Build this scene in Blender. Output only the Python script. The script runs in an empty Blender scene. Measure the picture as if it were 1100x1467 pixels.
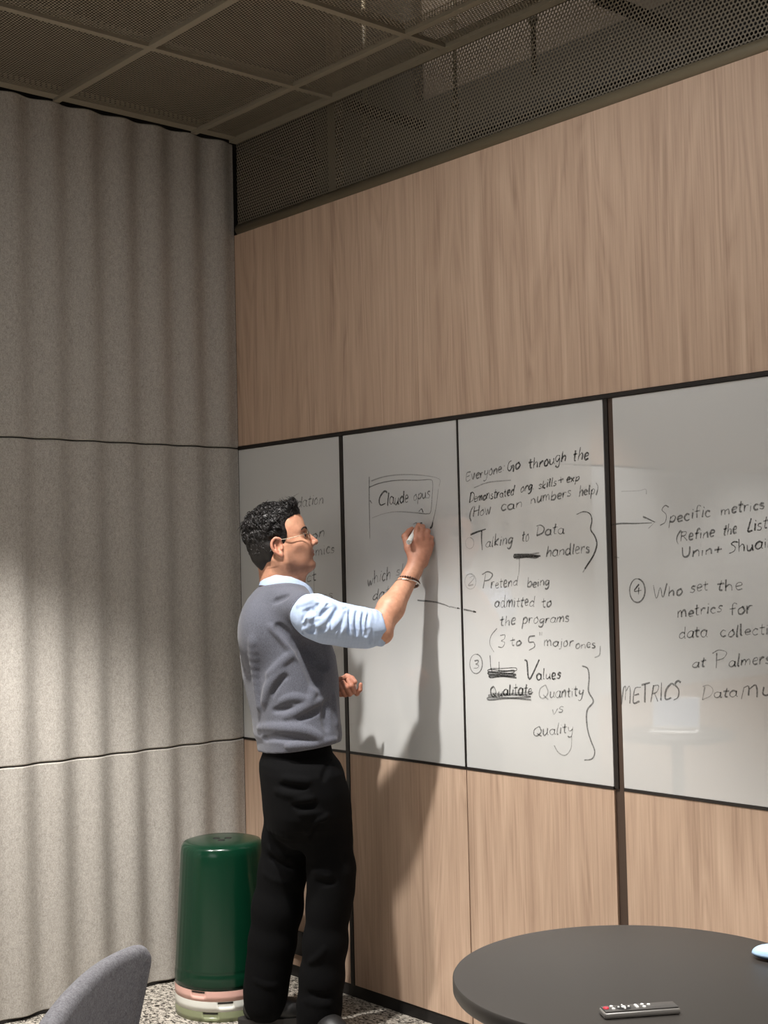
import bpy, bmesh, math, random
import numpy as np
from mathutils import Vector, Matrix

random.seed(7)
rng = np.random.default_rng(7)
SC = bpy.context.scene
COL = SC.collection

# ---------------------------------------------------------------- camera
CAM = np.array([4.4326, -3.1519, 1.55])
YAW, PITCH, ROLL, FPX = -0.8478, 0.0413, -0.0240, 1927.7
_f = np.array([math.sin(YAW)*math.cos(PITCH), math.cos(YAW)*math.cos(PITCH), math.sin(PITCH)])
_r = np.array([math.cos(YAW), -math.sin(YAW), 0.0])
_u = np.cross(_r, _f)
_c, _s = math.cos(ROLL), math.sin(ROLL)
RGT, UPV = _c*_r + _s*_u, -_s*_r + _c*_u
cam_data = bpy.data.cameras.new('camera')
cam = bpy.data.objects.new('camera', cam_data)
COL.objects.link(cam)
M = Matrix.Identity(4)
for i in range(3):
    M[i][0], M[i][1], M[i][2], M[i][3] = RGT[i], UPV[i], -_f[i], CAM[i]
cam.matrix_world = M
cam_data.sensor_fit = 'VERTICAL'
cam_data.sensor_height = 36.0
cam_data.lens = 36.0*FPX/1467.0
cam_data.clip_start = 0.05
SC.camera = cam

# ---------------------------------------------------------------- colour management, world, lamps
SC.view_settings.view_transform = 'Standard'
SC.view_settings.look = 'None'
SC.view_settings.exposure = 0.0
SC.view_settings.gamma = 1.0
SC.view_settings.use_curve_mapping = False
world = bpy.data.worlds.new('world')
SC.world = world
world.use_nodes = True
world.node_tree.nodes['Background'].inputs[0].default_value = (0.9, 0.95, 1.0, 1)
world.node_tree.nodes['Background'].inputs[1].default_value = 0.02

KEY = (1.31, -1.31, 3.10)            # the spotlight at the top left of the frame
SPOTS = [(KEY, 385, 86), ((3.45, -1.35, 3.10), 330, 78), ((0.70, -2.08, 3.10), 390, 85), ((0.95, -3.6, 3.10), 520, 86)]  # last spot is added to brighten the out-of-frame whiteboard
def spot(loc, power, angle, blend=0.40, radius=0.05, color=(1.0, 0.965, 0.92)):
    d = bpy.data.lights.new('spotlight_lamp', 'SPOT')
    d.energy = power; d.spot_size = math.radians(angle); d.spot_blend = blend
    d.shadow_soft_size = radius; d.color = color
    o = bpy.data.objects.new('spotlight_lamp', d); COL.objects.link(o)
    o.location = loc
    return o
def area(loc, size, power, color, rot=(0, 0, 0), size_y=None):
    d = bpy.data.lights.new('added_area_lamp', 'AREA')
    d.energy = power; d.size = size; d.color = color
    if size_y: d.shape = 'RECTANGLE'; d.size_y = size_y
    o = bpy.data.objects.new('added_area_lamp', d); COL.objects.link(o)
    o.location = loc; o.rotation_euler = rot
    return o
for loc, pw, an in SPOTS: spot(loc, pw, an)
area((2.1, -1.02, 3.24), 1.5, 15, (1.0, 0.985, 0.97), size_y=0.4)    # added fill lamp out of frame, brightens the board wall
area((3.4, -5.6, 2.2), 2.4, 24, (1.0, 0.985, 0.97), rot=(math.pi/2, 0, 0), size_y=1.6)      # added fill lamp behind the camera, aimed at the boards
area((1.05, 0.10, 3.80), 1.1, 4.5, (1.0, 0.96, 0.92), rot=(math.pi/2, 0, 0), size_y=0.3)    # added lamp in the void, lights the wall behind the screen

# ---------------------------------------------------------------- helpers
def ray(px, py): return _f + RGT*((px-550.0)/FPX) - UPV*((py-733.5)/FPX)
def dep(px, py, d): return CAM + ray(px, py)*d
def on_wall(px, py, y=0.0):
    r = ray(px, py); return CAM + r*((y-CAM[1])/r[1])
def on_z(px, py, z):
    r = ray(px, py); return CAM + r*((z-CAM[2])/r[2])

def tag(o, label=None, cat=None, group=None, kind=None):
    if label: o['label'] = label
    if cat: o['category'] = cat
    if group: o['group'] = group
    if kind: o['kind'] = kind
    return o
def empty(name, loc=(0, 0, 0), rz=0.0, label=None, cat=None, group=None):
    o = bpy.data.objects.new(name, None); COL.objects.link(o)
    o.location = loc; o.rotation_euler = (0, 0, rz); o.empty_display_size = 0.1
    return tag(o, label, cat, group)
def link_mesh(name, me, mat, parent=None, smooth=False):
    o = bpy.data.objects.new(name, me); COL.objects.link(o)
    if mat is not None: me.materials.append(mat)
    if parent is not None: o.parent = parent
    if smooth: me.shade_smooth()
    return o
def obj(name, bm, mat, parent=None, smooth=False, auto=None):
    me = bpy.data.meshes.new(name)
    bmesh.ops.recalc_face_normals(bm, faces=bm.faces[:])
    bm.to_mesh(me); bm.free()
    o = link_mesh(name, me, mat, parent, smooth)
    if auto is not None:
        me.shade_smooth(); me.set_sharp_from_angle(angle=math.radians(auto))
    return o
def mesh_from(name, V, Fs, mat, parent=None, smooth=True):
    me = bpy.data.meshes.new(name)
    me.from_pydata([tuple(map(float, v)) for v in V], [], [tuple(int(i) for i in f) for f in Fs])
    me.update()
    return link_mesh(name, me, mat, parent, smooth)
def box(bm, x0, y0, z0, x1, y1, z1, bev=0.0, seg=2):
    r = bmesh.ops.create_cube(bm, size=1.0)
    vs = r['verts']
    for v in vs:
        v.co = Vector(((x0+x1)/2 + v.co.x*(x1-x0), (y0+y1)/2 + v.co.y*(y1-y0), (z0+z1)/2 + v.co.z*(z1-z0)))
    if bev > 0:
        es = list({e for v in vs for e in v.link_edges})
        bmesh.ops.bevel(bm, geom=es, offset=bev, segments=seg, affect='EDGES', profile=0.5)
def bx(name, b, mat, parent=None, bev=0.0, seg=2):
    bm = bmesh.new(); box(bm, *b, bev=bev, seg=seg)
    return obj(name, bm, mat, parent, auto=20 if bev else None)
def struct(o): o['kind'] = 'structure'; return o
def tube(bm, pts, rad, n=10, closed=False, cap=True):
    pts = [Vector(p) for p in pts]; m = len(pts)
    if not hasattr(rad, '__len__'): rad = [rad]*m
    rings = []; up = None
    for i, p in enumerate(pts):
        a = pts[(i-1) % m] if (closed or i > 0) else p
        b = pts[(i+1) % m] if (closed or i < m-1) else p
        t = (b-a)
        if t.length < 1e-9: t = Vector((0, 0, 1))
        t.normalize()
        if up is None:
            up = t.orthogonal().normalized()
        up = (up - t*up.dot(t))
        if up.length < 1e-6: up = t.orthogonal()
        up.normalize()
        s = t.cross(up)
        rings.append([bm.verts.new(p + (up*math.cos(k*2*math.pi/n) + s*math.sin(k*2*math.pi/n))*rad[i]) for k in range(n)])
    for i in range(m if closed else m-1):
        A, B = rings[i], rings[(i+1) % m]
        for k in range(n):
            bm.faces.new((A[k], A[(k+1) % n], B[(k+1) % n], B[k]))
    if cap and not closed:
        bm.faces.new(rings[0][::-1]); bm.faces.new(rings[-1])
def lathe(bm, prof, n=64, c=(0, 0, 0)):
    rings = []
    for r, z in prof:
        if r < 1e-6: rings.append([bm.verts.new((c[0], c[1], c[2]+z))])
        else: rings.append([bm.verts.new((c[0]+r*math.cos(2*math.pi*k/n), c[1]+r*math.sin(2*math.pi*k/n), c[2]+z)) for k in range(n)])
    for A, B in zip(rings[:-1], rings[1:]):
        if len(A) == 1 and len(B) == 1: continue
        for k in range(n):
            q = (k+1) % n
            if len(A) == 1: bm.faces.new((A[0], B[q], B[k]))
            elif len(B) == 1: bm.faces.new((A[k], A[q], B[0]))
            else: bm.faces.new((A[k], A[q], B[q], B[k]))
def spline(pts, sub=6):
    P = [np.array(p, float) for p in pts]
    if len(P) < 3: return P
    Q = [2*P[0]-P[1]] + P + [2*P[-1]-P[-2]]
    out = []
    for i in range(1, len(Q)-2):
        p0, p1, p2, p3 = Q[i-1], Q[i], Q[i+1], Q[i+2]
        for k in range(sub):
            t = k/sub
            out.append(0.5*((2*p1) + (-p0+p2)*t + (2*p0-5*p1+4*p2-p3)*t*t + (-p0+3*p1-3*p2+p3)*t**3))
    out.append(P[-1])
    return out

# ---------------------------------------------------------------- materials
def srgb(r, g, b):
    f = lambda c: (c/255/12.92) if c/255 <= 0.04045 else ((c/255+0.055)/1.055)**2.4
    return (f(r), f(g), f(b), 1.0)
def newmat(name):
    m = bpy.data.materials.new(name); m.use_nodes = True
    nt = m.node_tree
    return m, nt, nt.nodes['Principled BSDF']
def N(nt, t, **kw):
    n = nt.nodes.new(t)
    for k, v in kw.items():
        if k in n.bl_rna.properties: setattr(n, k, v)
        else: n.inputs[k].default_value = v
    return n
def plain(name, col, rough=0.5, metal=0.0, spec=0.5, coat=0.0, bump=0.0, bscale=200.0, var=0.0, sheen=0.0):
    m, nt, b = newmat(name)
    b.inputs['Base Color'].default_value = col
    b.inputs['Roughness'].default_value = rough
    b.inputs['Metallic'].default_value = metal
    b.inputs['Specular IOR Level'].default_value = spec
    b.inputs['Coat Weight'].default_value = coat
    if sheen: b.inputs['Sheen Weight'].default_value = sheen
    tc = N(nt, 'ShaderNodeTexCoord')
    nz = N(nt, 'ShaderNodeTexNoise', Scale=bscale, Detail=4.0)
    nt.links.new(tc.outputs['Object'], nz.inputs['Vector'])
    if bump:
        bp = N(nt, 'ShaderNodeBump', Strength=bump, Distance=0.002)
        nt.links.new(nz.outputs['Fac'], bp.inputs['Height'])
        nt.links.new(bp.outputs['Normal'], b.inputs['Normal'])
    if var:
        rp = N(nt, 'ShaderNodeValToRGB')
        rp.color_ramp.elements[0].position = 0.3; rp.color_ramp.elements[1].position = 0.7
        rp.color_ramp.elements[0].color = tuple(c*(1-var) for c in col[:3]) + (1,)
        rp.color_ramp.elements[1].color = tuple(min(1, c*(1+var)) for c in col[:3]) + (1,)
        nt.links.new(nz.outputs['Fac'], rp.inputs['Fac'])
        nt.links.new(rp.outputs['Color'], b.inputs['Base Color'])
    return m

def felt(name, dark, light, scale=170.0, stretch=(1, 1, 0.6)):
    m, nt, b = newmat(name)
    tc = N(nt, 'ShaderNodeTexCoord'); mp = N(nt, 'ShaderNodeMapping'); mp.inputs['Scale'].default_value = stretch
    nt.links.new(tc.outputs['Object'], mp.inputs['Vector'])
    n1 = N(nt, 'ShaderNodeTexNoise', Scale=scale, Detail=5.0, Roughness=0.75)
    n2 = N(nt, 'ShaderNodeTexNoise', Scale=scale*0.28, Detail=3.0, Roughness=0.6)
    for n in (n1, n2): nt.links.new(mp.outputs['Vector'], n.inputs['Vector'])
    ad = N(nt, 'ShaderNodeMath', operation='MULTIPLY_ADD'); ad.inputs[1].default_value = 0.22
    nt.links.new(n2.outputs['Fac'], ad.inputs[0]); 
    mu = N(nt, 'ShaderNodeMath', operation='MULTIPLY'); mu.inputs[1].default_value = 0.78
    nt.links.new(n1.outputs['Fac'], mu.inputs[0]); nt.links.new(mu.outputs[0], ad.inputs[2])
    rp = N(nt, 'ShaderNodeValToRGB')
    rp.color_ramp.elements[0].position = 0.33; rp.color_ramp.elements[1].position = 0.67
    rp.color_ramp.elements[0].color = dark; rp.color_ramp.elements[1].color = light
    nt.links.new(ad.outputs[0], rp.inputs['Fac']); nt.links.new(rp.outputs['Color'], b.inputs['Base Color'])
    b.inputs['Roughness'].default_value = 0.95; b.inputs['Specular IOR Level'].default_value = 0.1
    bp = N(nt, 'ShaderNodeBump', Strength=0.35, Distance=0.002)
    nt.links.new(n1.outputs['Fac'], bp.inputs['Height']); nt.links.new(bp.outputs['Normal'], b.inputs['Normal'])
    return m

def wood(name):
    m, nt, b = newmat(name)
    tc = N(nt, 'ShaderNodeTexCoord')
    oi = N(nt, 'ShaderNodeObjectInfo')
    off = N(nt, 'ShaderNodeVectorMath', operation='MULTIPLY_ADD')
    cmb = N(nt, 'ShaderNodeCombineXYZ')
    for k in range(3): nt.links.new(oi.outputs['Random'], cmb.inputs[k])
    off.inputs[1].default_value = (13, 0, 7)
    nt.links.new(cmb.outputs[0], off.inputs[0]); nt.links.new(tc.outputs['Object'], off.inputs[2])
    def noise(sc, scale, det, rough, dist=0.0):
        mp = N(nt, 'ShaderNodeMapping'); mp.inputs['Scale'].default_value = sc
        nt.links.new(off.outputs[0], mp.inputs['Vector'])
        n = N(nt, 'ShaderNodeTexNoise', Scale=scale, Detail=det, Roughness=rough, Distortion=dist)
        nt.links.new(mp.outputs['Vector'], n.inputs['Vector'])
        return n
    nb = noise((1, 1, 0.035), 22, 3, 0.55, 0.4)        # wide bands
    nf = noise((1, 1, 0.022), 150, 4, 0.65)            # fine grain
    nc = noise((1, 1, 0.10), 7.0, 2, 0.5, 0.8)         # cathedral drift
    wv = N(nt, 'ShaderNodeMath', operation='MULTIPLY'); wv.inputs[1].default_value = 9.0
    nt.links.new(nc.outputs['Fac'], wv.inputs[0])
    fr = N(nt, 'ShaderNodeMath', operation='PINGPONG'); fr.inputs[1].default_value = 0.5
    nt.links.new(wv.outputs[0], fr.inputs[0])
    a1 = N(nt, 'ShaderNodeMath', operation='MULTIPLY_ADD'); a1.inputs[1].default_value = 0.42
    m1 = N(nt, 'ShaderNodeMath', operation='MULTIPLY'); m1.inputs[1].default_value = 0.42
    nt.links.new(nb.outputs['Fac'], m1.inputs[0])
    nt.links.new(nf.outputs['Fac'], a1.inputs[0]); nt.links.new(m1.outputs[0], a1.inputs[2])
    a2 = N(nt, 'ShaderNodeMath', operation='MULTIPLY_ADD'); a2.inputs[1].default_value = 0.20
    nt.links.new(fr.outputs[0], a2.inputs[0]); nt.links.new(a1.outputs[0], a2.inputs[2])
    rp = N(nt, 'ShaderNodeValToRGB'); cr = rp.color_ramp
    cr.elements[0].position = 0.30; cr.elements[0].color = srgb(168, 141, 121)
    cr.elements[1].position = 0.64; cr.elements[1].color = srgb(211, 184, 161)
    e = cr.elements.new(0.45); e.color = srgb(193, 165, 143)
    nt.links.new(a2.outputs[0], rp.inputs['Fac']); nt.links.new(rp.outputs['Color'], b.inputs['Base Color'])
    b.inputs['Roughness'].default_value = 0.55; b.inputs['Specular IOR Level'].default_value = 0.3
    bp = N(nt, 'ShaderNodeBump', Strength=0.08, Distance=0.001)
    nt.links.new(nf.outputs['Fac'], bp.inputs['Height']); nt.links.new(bp.outputs['Normal'], b.inputs['Normal'])
    return m

def mesh_metal(name, axes, pitch=0.0125, hole=0.0045, col=srgb(66, 61, 52)):
    """sheet steel with a hexagonal pattern of round holes; axes = the two object axes in the sheet"""
    m, nt, b = newmat(name)
    b.inputs['Base Color'].default_value = col; b.inputs['Roughness'].default_value = 0.6
    tc = N(nt, 'ShaderNodeTexCoord'); sp = N(nt, 'ShaderNodeSeparateXYZ')
    nt.links.new(tc.outputs['Object'], sp.inputs[0])
    w, h = pitch, pitch*math.sqrt(3)
    def lattice(o):
        ds = []
        for ax, s in zip(axes, (w, h)):
            a = N(nt, 'ShaderNodeMath', operation='MULTIPLY_ADD'); a.inputs[1].default_value = 1/s; a.inputs[2].default_value = o
            nt.links.new(sp.outputs['XYZ'.index(ax)], a.inputs[0])
            f = N(nt, 'ShaderNodeMath', operation='FLOORED_MODULO'); f.inputs[1].default_value = 1.0
            nt.links.new(a.outputs[0], f.inputs[0])
            c = N(nt, 'ShaderNodeMath', operation='SUBTRACT'); c.inputs[1].default_value = 0.5
            nt.links.new(f.outputs[0], c.inputs[0])
            q = N(nt, 'ShaderNodeMath', operation='MULTIPLY'); q.inputs[1].default_value = s
            nt.links.new(c.outputs[0], q.inputs[0]); ds.append(q)
        cv = N(nt, 'ShaderNodeCombineXYZ')
        nt.links.new(ds[0].outputs[0], cv.inputs[0]); nt.links.new(ds[1].outputs[0], cv.inputs[1])
        ln = N(nt, 'ShaderNodeVectorMath', operation='LENGTH'); nt.links.new(cv.outputs[0], ln.inputs[0])
        return ln
    l1, l2 = lattice(0.0), lattice(0.5)
    mn = N(nt, 'ShaderNodeMath', operation='MINIMUM')
    nt.links.new(l1.outputs['Value'], mn.inputs[0]); nt.links.new(l2.outputs['Value'], mn.inputs[1])
    gt = N(nt, 'ShaderNodeMath', operation='GREATER_THAN'); gt.inputs[1].default_value = hole
    nt.links.new(mn.outputs[0], gt.inputs[0]); nt.links.new(gt.outputs[0], b.inputs['Alpha'])
    return m

MAT = dict(
    felt=felt('grey_wall_felt', srgb(138, 133, 126), srgb(198, 193, 186), 300.0),
    chair=felt('grey_chair_felt', srgb(70, 69, 72), srgb(114, 113, 117), 260.0, (1, 1, 1)),
    wood=wood('pale_oak_laminate'),
    mesh_h=mesh_metal('perforated_ceiling_steel', 'XY', 0.0125, 0.0040, srgb(128, 119, 103)),
    mesh_v=mesh_metal('perforated_screen_steel', 'XZ', 0.0135, 0.0048, srgb(126, 117, 101)),
    ceil=plain('olive_ceiling_steel', srgb(140, 131, 114), 0.6),
    rail=plain('olive_rail_paint', srgb(112, 103, 84), 0.4),
    void=plain('void_wall_paint', srgb(120, 108, 96), 0.9),
    voiddark=plain('void_dark_paint', srgb(62, 57, 50), 0.9),
    black=plain('black_profile', srgb(34, 29, 26), 0.45),
    brown=plain('dark_brown_profile', srgb(74, 58, 48), 0.5),
    kick=plain('black_kickboard', srgb(24, 21, 20), 0.6),
    board=plain('white_glass_board', srgb(208, 209, 208), 0.02, 0.0, 1.0, 0.0),
    plaster=plain('plain_plaster', srgb(186, 178, 170), 0.9),
    tabletop=plain('black_table_laminate', srgb(52, 49, 46), 0.42, 0.0, 0.4, bump=0.04, bscale=900.0),
    darkmetal=plain('black_powder_coat', srgb(30, 30, 31), 0.45),
)
def carpet():
    m, nt, b = newmat('grey_flecked_carpet')
    tc = N(nt, 'ShaderNodeTexCoord'); mp = N(nt, 'ShaderNodeMapping'); mp.inputs['Scale'].default_value = (1, 1.6, 1)
    nt.links.new(tc.outputs['Object'], mp.inputs['Vector'])
    n1 = N(nt, 'ShaderNodeTexNoise', Scale=58.0, Detail=3.0, Roughness=0.65, Distortion=1.0)
    nt.links.new(mp.outputs['Vector'], n1.inputs['Vector'])
    rp = N(nt, 'ShaderNodeValToRGB'); cr = rp.color_ramp
    cr.elements[0].position = 0.40; cr.elements[0].color = srgb(52, 48, 44)
    cr.elements[1].position = 0.56; cr.elements[1].color = srgb(186, 179, 168)
    nt.links.new(n1.outputs['Fac'], rp.inputs['Fac']); nt.links.new(rp.outputs['Color'], b.inputs['Base Color'])
    b.inputs['Roughness'].default_value = 1.0; b.inputs['Specular IOR Level'].default_value = 0.05
    bp = N(nt, 'ShaderNodeBump', Strength=0.6, Distance=0.004)
    nt.links.new(n1.outputs['Fac'], bp.inputs['Height']); nt.links.new(bp.outputs['Normal'], b.inputs['Normal'])
    return m
MAT['carpet'] = carpet()
# ================================================================ the room
S1, S2, S3 = 0.6307, 1.2409, 1.8637       # seams of the board wall
S4, XE = 2.4900, 6.4
ZB, ZT, ZW, ZC = 0.8806, 2.0414, 2.9132, 3.2989
YB = -6.2
struct(bx('floor', (-0.3, YB-0.2, -0.10, XE+0.2, 0.3, 0.0), MAT['carpet']))
struct(bx('wall_left', (-0.22, YB-0.2, 0.0, -0.060, 1.4, 4.0), MAT['kick']))
struct(bx('wall_right', (-0.06, 0.022, 0.0, XE+0.2, 0.10, ZW-0.03), MAT['kick']))
struct(bx('wall_back', (-0.3, YB-0.2, 0.0, XE+0.2, YB, 4.0), MAT['plaster']))
struct(bx('wall_far', (XE, YB, 0.0, XE+0.2, 1.4, 4.0), MAT['plaster']))
struct(bx('ceiling', (-0.3, YB-0.2, 4.0, XE+0.2, 1.6, 4.1), MAT['voiddark']))      # the slab above the mesh
struct(bx('wall_void', (-0.06, 1.15, 2.5, XE+0.2, 1.3, 4.0), MAT['void']))

# board wall: lower oak fronts
lower = [(-0.019, S1-0.010, 'narrow pale oak panel under the whiteboard next to the grey felt wall'),
         (S1+0.010, S2-0.002, 'pale oak panel behind the standing person, below the board he writes on'),
         (S2+0.002, S3-0.004, 'pale oak panel below the whiteboard with the numbered list'),
         (S3+0.034, S4, 'pale oak panel behind the round table, below the rightmost whiteboard')]
for x0, x1, lab in lower:
    o = bx('wood_panel', (x0, 0.0, 0.045, x1, 0.020, ZB-0.004), MAT['wood'], bev=0.0012)
    tag(o, lab, 'wall panel', 'lower oak panels')
o = bx('wood_panel', (S4+0.006, 0.0, 0.045, XE-0.002, 0.020, ZB-0.004), MAT['wood']); tag(o, 'pale oak panel beyond the right edge of the picture', 'wall panel', 'lower oak panels')
XU = 1.0560
o = bx('wood_panel', (-0.019, 0.0, ZT+0.012, XU-0.0006, 0.020, ZW), MAT['wood']); tag(o, 'upper oak panel above the two whiteboards next to the felt wall', 'wall panel', 'upper oak panels')
o = bx('wood_panel', (XU+0.0006, 0.0, ZT+0.012, XE-0.002, 0.020, ZW), MAT['wood']); tag(o, 'long upper oak panel above the two right whiteboards', 'wall panel', 'upper oak panels')
struct(bx('baseboard_right', (-0.019, 0.004, 0.0, XE-0.002, 0.0215, 0.044), MAT['kick']))
# black profiles between and around the boards
struct(bx('trim_1', (-0.019, -0.004, ZT-0.002, XE-0.002, 0.0215, ZT+0.010), MAT['black']))
struct(bx('trim_2', (S1-0.009, -0.003, 0.0445, S1+0.009, 0.0215, ZT-0.003), MAT['black']))
struct(bx('trim_3', (S3-0.003, 0.002, ZB, S3+0.012, 0.0215, ZT-0.003), MAT['black']))
struct(bx('trim_4', (S3+0.0125, 0.006, 0.0445, S3+0.033, 0.0215, ZT-0.003), MAT['brown']))
struct(bx('trim_5', (S3-0.003, 0.008, 0.0445, S3+0.012, 0.0215, ZB-0.001), MAT['brown']))

# corrugated felt on the left wall
PITCH_W = 0.1495
def felt_panel(z0, z1, label, gap_wave):
    ys = np.arange(-2.17, 0.0005, PITCH_W/16); zs = (z0, z0+0.004, z1-0.004, z1)
    bm = bmesh.new(); rows = []
    for y in ys:
        ph = 2*math.pi*(y+0.070)/PITCH_W
        c = math.cos(ph)
        x = -0.008 + 0.0105*c
        w = gap_wave*math.sin(ph)
        rows.append([bm.verts.new((x-(0.004 if k in (0, 3) else 0), y, z)) for k, z in enumerate(zs)] +
                    [bm.verts.new((-0.058, y, z1)), bm.verts.new((-0.058, y, z0))])
    for A, B in zip(rows[:-1], rows[1:]):
        for k in range(6):
            q = (k+1) % 6
            bm.faces.new((A[k], A[q], B[q], B[k]))
    bm.faces.new(rows[0][::-1]); bm.faces.new(rows[-1])
    return tag(obj('acoustic_panel', bm, MAT['felt'], auto=30), label, 'acoustic panel', 'corrugated felt panels')
felt_panel(2.047, 3.290, 'dark shaded corrugated grey felt panel, topmost, reaching up to the mesh ceiling', 0)
felt_panel(0.885, 2.042, 'middle corrugated grey felt panel between the two thin wavy seams', 0)
felt_panel(0.012, 0.880, 'bottom corrugated grey felt panel behind the green stool and the chair', 0)
struct(bx('baseboard_left', (-0.0585, -2.168, 0.0, -0.020, -0.001, 0.011), MAT['kick']))

# beyond the felt, out of frame, seen mirrored in the glossy board: oak and another whiteboard
for z0, z1, lab in ((0.045, ZB-0.004, 'lower'), (ZT+0.012, ZW+0.38, 'upper')):
    o = bx('wood_panel', (-0.058, -4.6, z0, -0.004, -2.18, z1), MAT['wood']); tag(o, 'out of frame %s oak panel on the felt wall side, mirrored in the rightmost whiteboard' % lab, 'wall panel')
o = bx('whiteboard', (-0.058, -4.6, ZB, -0.004, -2.18, ZT), MAT['board']); tag(o, 'out of frame whiteboard whose pale reflection shows in the rightmost whiteboard', 'whiteboard')

# mesh ceiling: tiles on a grid of T bars
gx = [0.05+0.6*k for k in range(0, 11)]; gy = [-0.2-0.6*k for k in range(0, 10)]
bar = bmesh.new()
for x in gx[1:]: box(bar, x-0.013, YB, ZC-0.012, x+0.013, -0.006, ZC+0.004)
struct(obj('trim_6', bar, MAT['ceil']))
bar = bmesh.new()
for y in gy: box(bar, 0.0, y-0.013, ZC-0.0115, XE, y+0.013, ZC+0.0035)
struct(obj('trim_7', bar, MAT['ceil']))
struct(bx('trim_8', (0.0, -0.030, ZC-0.013, XE, 0.004, ZC+0.03), MAT['ceil']))
tile_src = bpy.data.meshes.new('ceiling_tile')
tile_src.from_pydata([(-.3, -.3, 0), (.3, -.3, 0), (.3, .3, 0), (-.3, .3, 0), (-.3, -.3, .03), (.3, -.3, .03), (.3, .3, .03), (-.3, .3, .03)], [],
                     [(0, 3, 2, 1), (0, 1, 5, 4), (1, 2, 6, 5), (2, 3, 7, 6), (3, 0, 4, 7)])
tile_src.materials.append(MAT['mesh_h'])
col_names = ['over the felt wall', 'one tile out from the felt wall', 'two tiles out from the felt wall', 'three tiles out from the felt wall', 'four tiles out from the felt wall']
row_names = ['first full row', 'second full row', 'third full row', 'fourth full row']
for i in range(5):
    for j in range(4):
        if i >= 3 and j >= 1: continue
        o = bpy.data.objects.new('ceiling_tile', tile_src); COL.objects.link(o)
        o.location = (0.35+0.6*i, -0.5-0.6*j, ZC)
        o.scale = (0.98, 0.98, 1)
        tag(o, 'perforated ceiling tile %s, %s from the board wall' % (col_names[i], row_names[j]), 'ceiling tile', 'perforated ceiling tiles')
for i in range(5):
    bm = bmesh.new()
    x0 = 0.062+0.6*i
    for f in (((x0, -.188, ZC), (x0+.576, -.188, ZC), (x0+.576, -.032, ZC), (x0, -.032, ZC)),):
        bm.faces.new([bm.verts.new(v) for v in f])
    r = bmesh.ops.extrude_face_region(bm, geom=bm.faces[:])
    for v in r['geom']:
        if isinstance(v, bmesh.types.BMVert): v.co.z += 0.004
    o = obj('ceiling_tile', bm, MAT['mesh_h'])
    tag(o, 'narrow perforated ceiling strip along the board wall, %s' % col_names[i], 'ceiling tile', 'narrow ceiling strips')
struct(bx('ceiling_edge', (0.0, YB, ZC+0.005, XE, -3.2, ZC+0.02), MAT['ceil']))
struct(bx('ceiling_side', (3.66, -3.2, ZC+0.005, XE, -0.81, ZC+0.02), MAT['ceil']))
struct(bx('ceiling_strip', (0.001, -5.0, ZC-0.002, 0.050, -0.03, ZC+0.012), MAT['ceil']))
struct(bx('ceiling_infill', (1.86, -3.2, ZC+0.034, 3.65, -0.81, ZC+0.045), MAT['mesh_h']))

# mesh screen over the board wall, with its round rail
scr = empty('mesh_screen', (0.0, 0.02, ZW), 0, 'dark perforated metal screen with a round bottom rail above the upper oak panels', 'mesh screen')
bm = bmesh.new(); box(bm, -0.0195, -0.001, 0.0, XE-0.01, 0.001, ZC-ZW+0.02)
obj('perforated_sheet', bm, MAT['mesh_v'], scr)
bm = bmesh.new(); tube(bm, [(0.0035, -0.012, 0.020), (XE-0.01, -0.012, 0.020)], 0.021, 20)
obj('rail', bm, MAT['rail'], scr, smooth=True)

# things in the void behind the screen
def rod(x, y, z0, z1, label, r=0.008):
    bm = bmesh.new(); tube(bm, [(x, y, z0), (x+0.01, y, z1)], r, 8)
    for q in (0.25, 0.55): 
        zz = z0+(z1-z0)*q; tube(bm, [(x, y, zz), (x, y, zz+0.02)], r*1.9, 8)
    return tag(obj('hanger_rod', bm, MAT['rail'], smooth=True), label, 'hanger rod', 'hanger rods behind the screen')
rod(0.60, 0.18, 2.95, 3.9, 'slim hanger rod behind the screen above the leftmost whiteboards')
rod(1.02, 0.25, 2.95, 3.98, 'slim hanger rod in front of the paler wall seen through the screen', 0.007)
rod(1.36, 0.30, 3.24, 3.98, 'slim hanger rod at the upper right of the screen, near the frame top', 0.009)
o = bx('duct', (0.576, 0.46, 2.6, XE, 0.515, 3.385), MAT['voiddark']); tag(o, 'dark boxed duct running behind the screen under the paler wall', 'duct')
o = bx('service_casing', (-0.05, 0.46, 2.6, 0.575, 0.515, 3.99), MAT['voiddark']); tag(o, 'tall dark casing in the void behind the left end of the screen', 'casing')
o = bx('wall_lining', (-0.05, 0.52, 2.6, XE, 0.55, 3.99), MAT['void']); o['kind'] = 'structure'; o.name = 'wall_lining'
o = bx('post', (0.52, 0.06, 2.6, 0.565, 0.10, 3.9), MAT['rail']); tag(o, 'flat olive steel post standing behind the screen near the felt wall', 'post')
for k, lab in ((0, 'next to the felt wall'), (1, 'second from the felt wall'), (2.9, 'at the upper right')):
    o = bx('void_beam', (0.02+0.63*k, 0.03, 3.255, 0.055+0.63*k, 0.42, 3.285), MAT['kick'])
    tag(o, 'thin black steel bar running back behind the screen, ' + lab, 'beam', 'black bars behind the screen')
o = bx('cross_beam', (0.80, 0.425, 3.175, XE, 0.455, 3.215), MAT['kick']); tag(o, 'long thin black bar behind the screen, parallel to the rail', 'beam')

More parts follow.
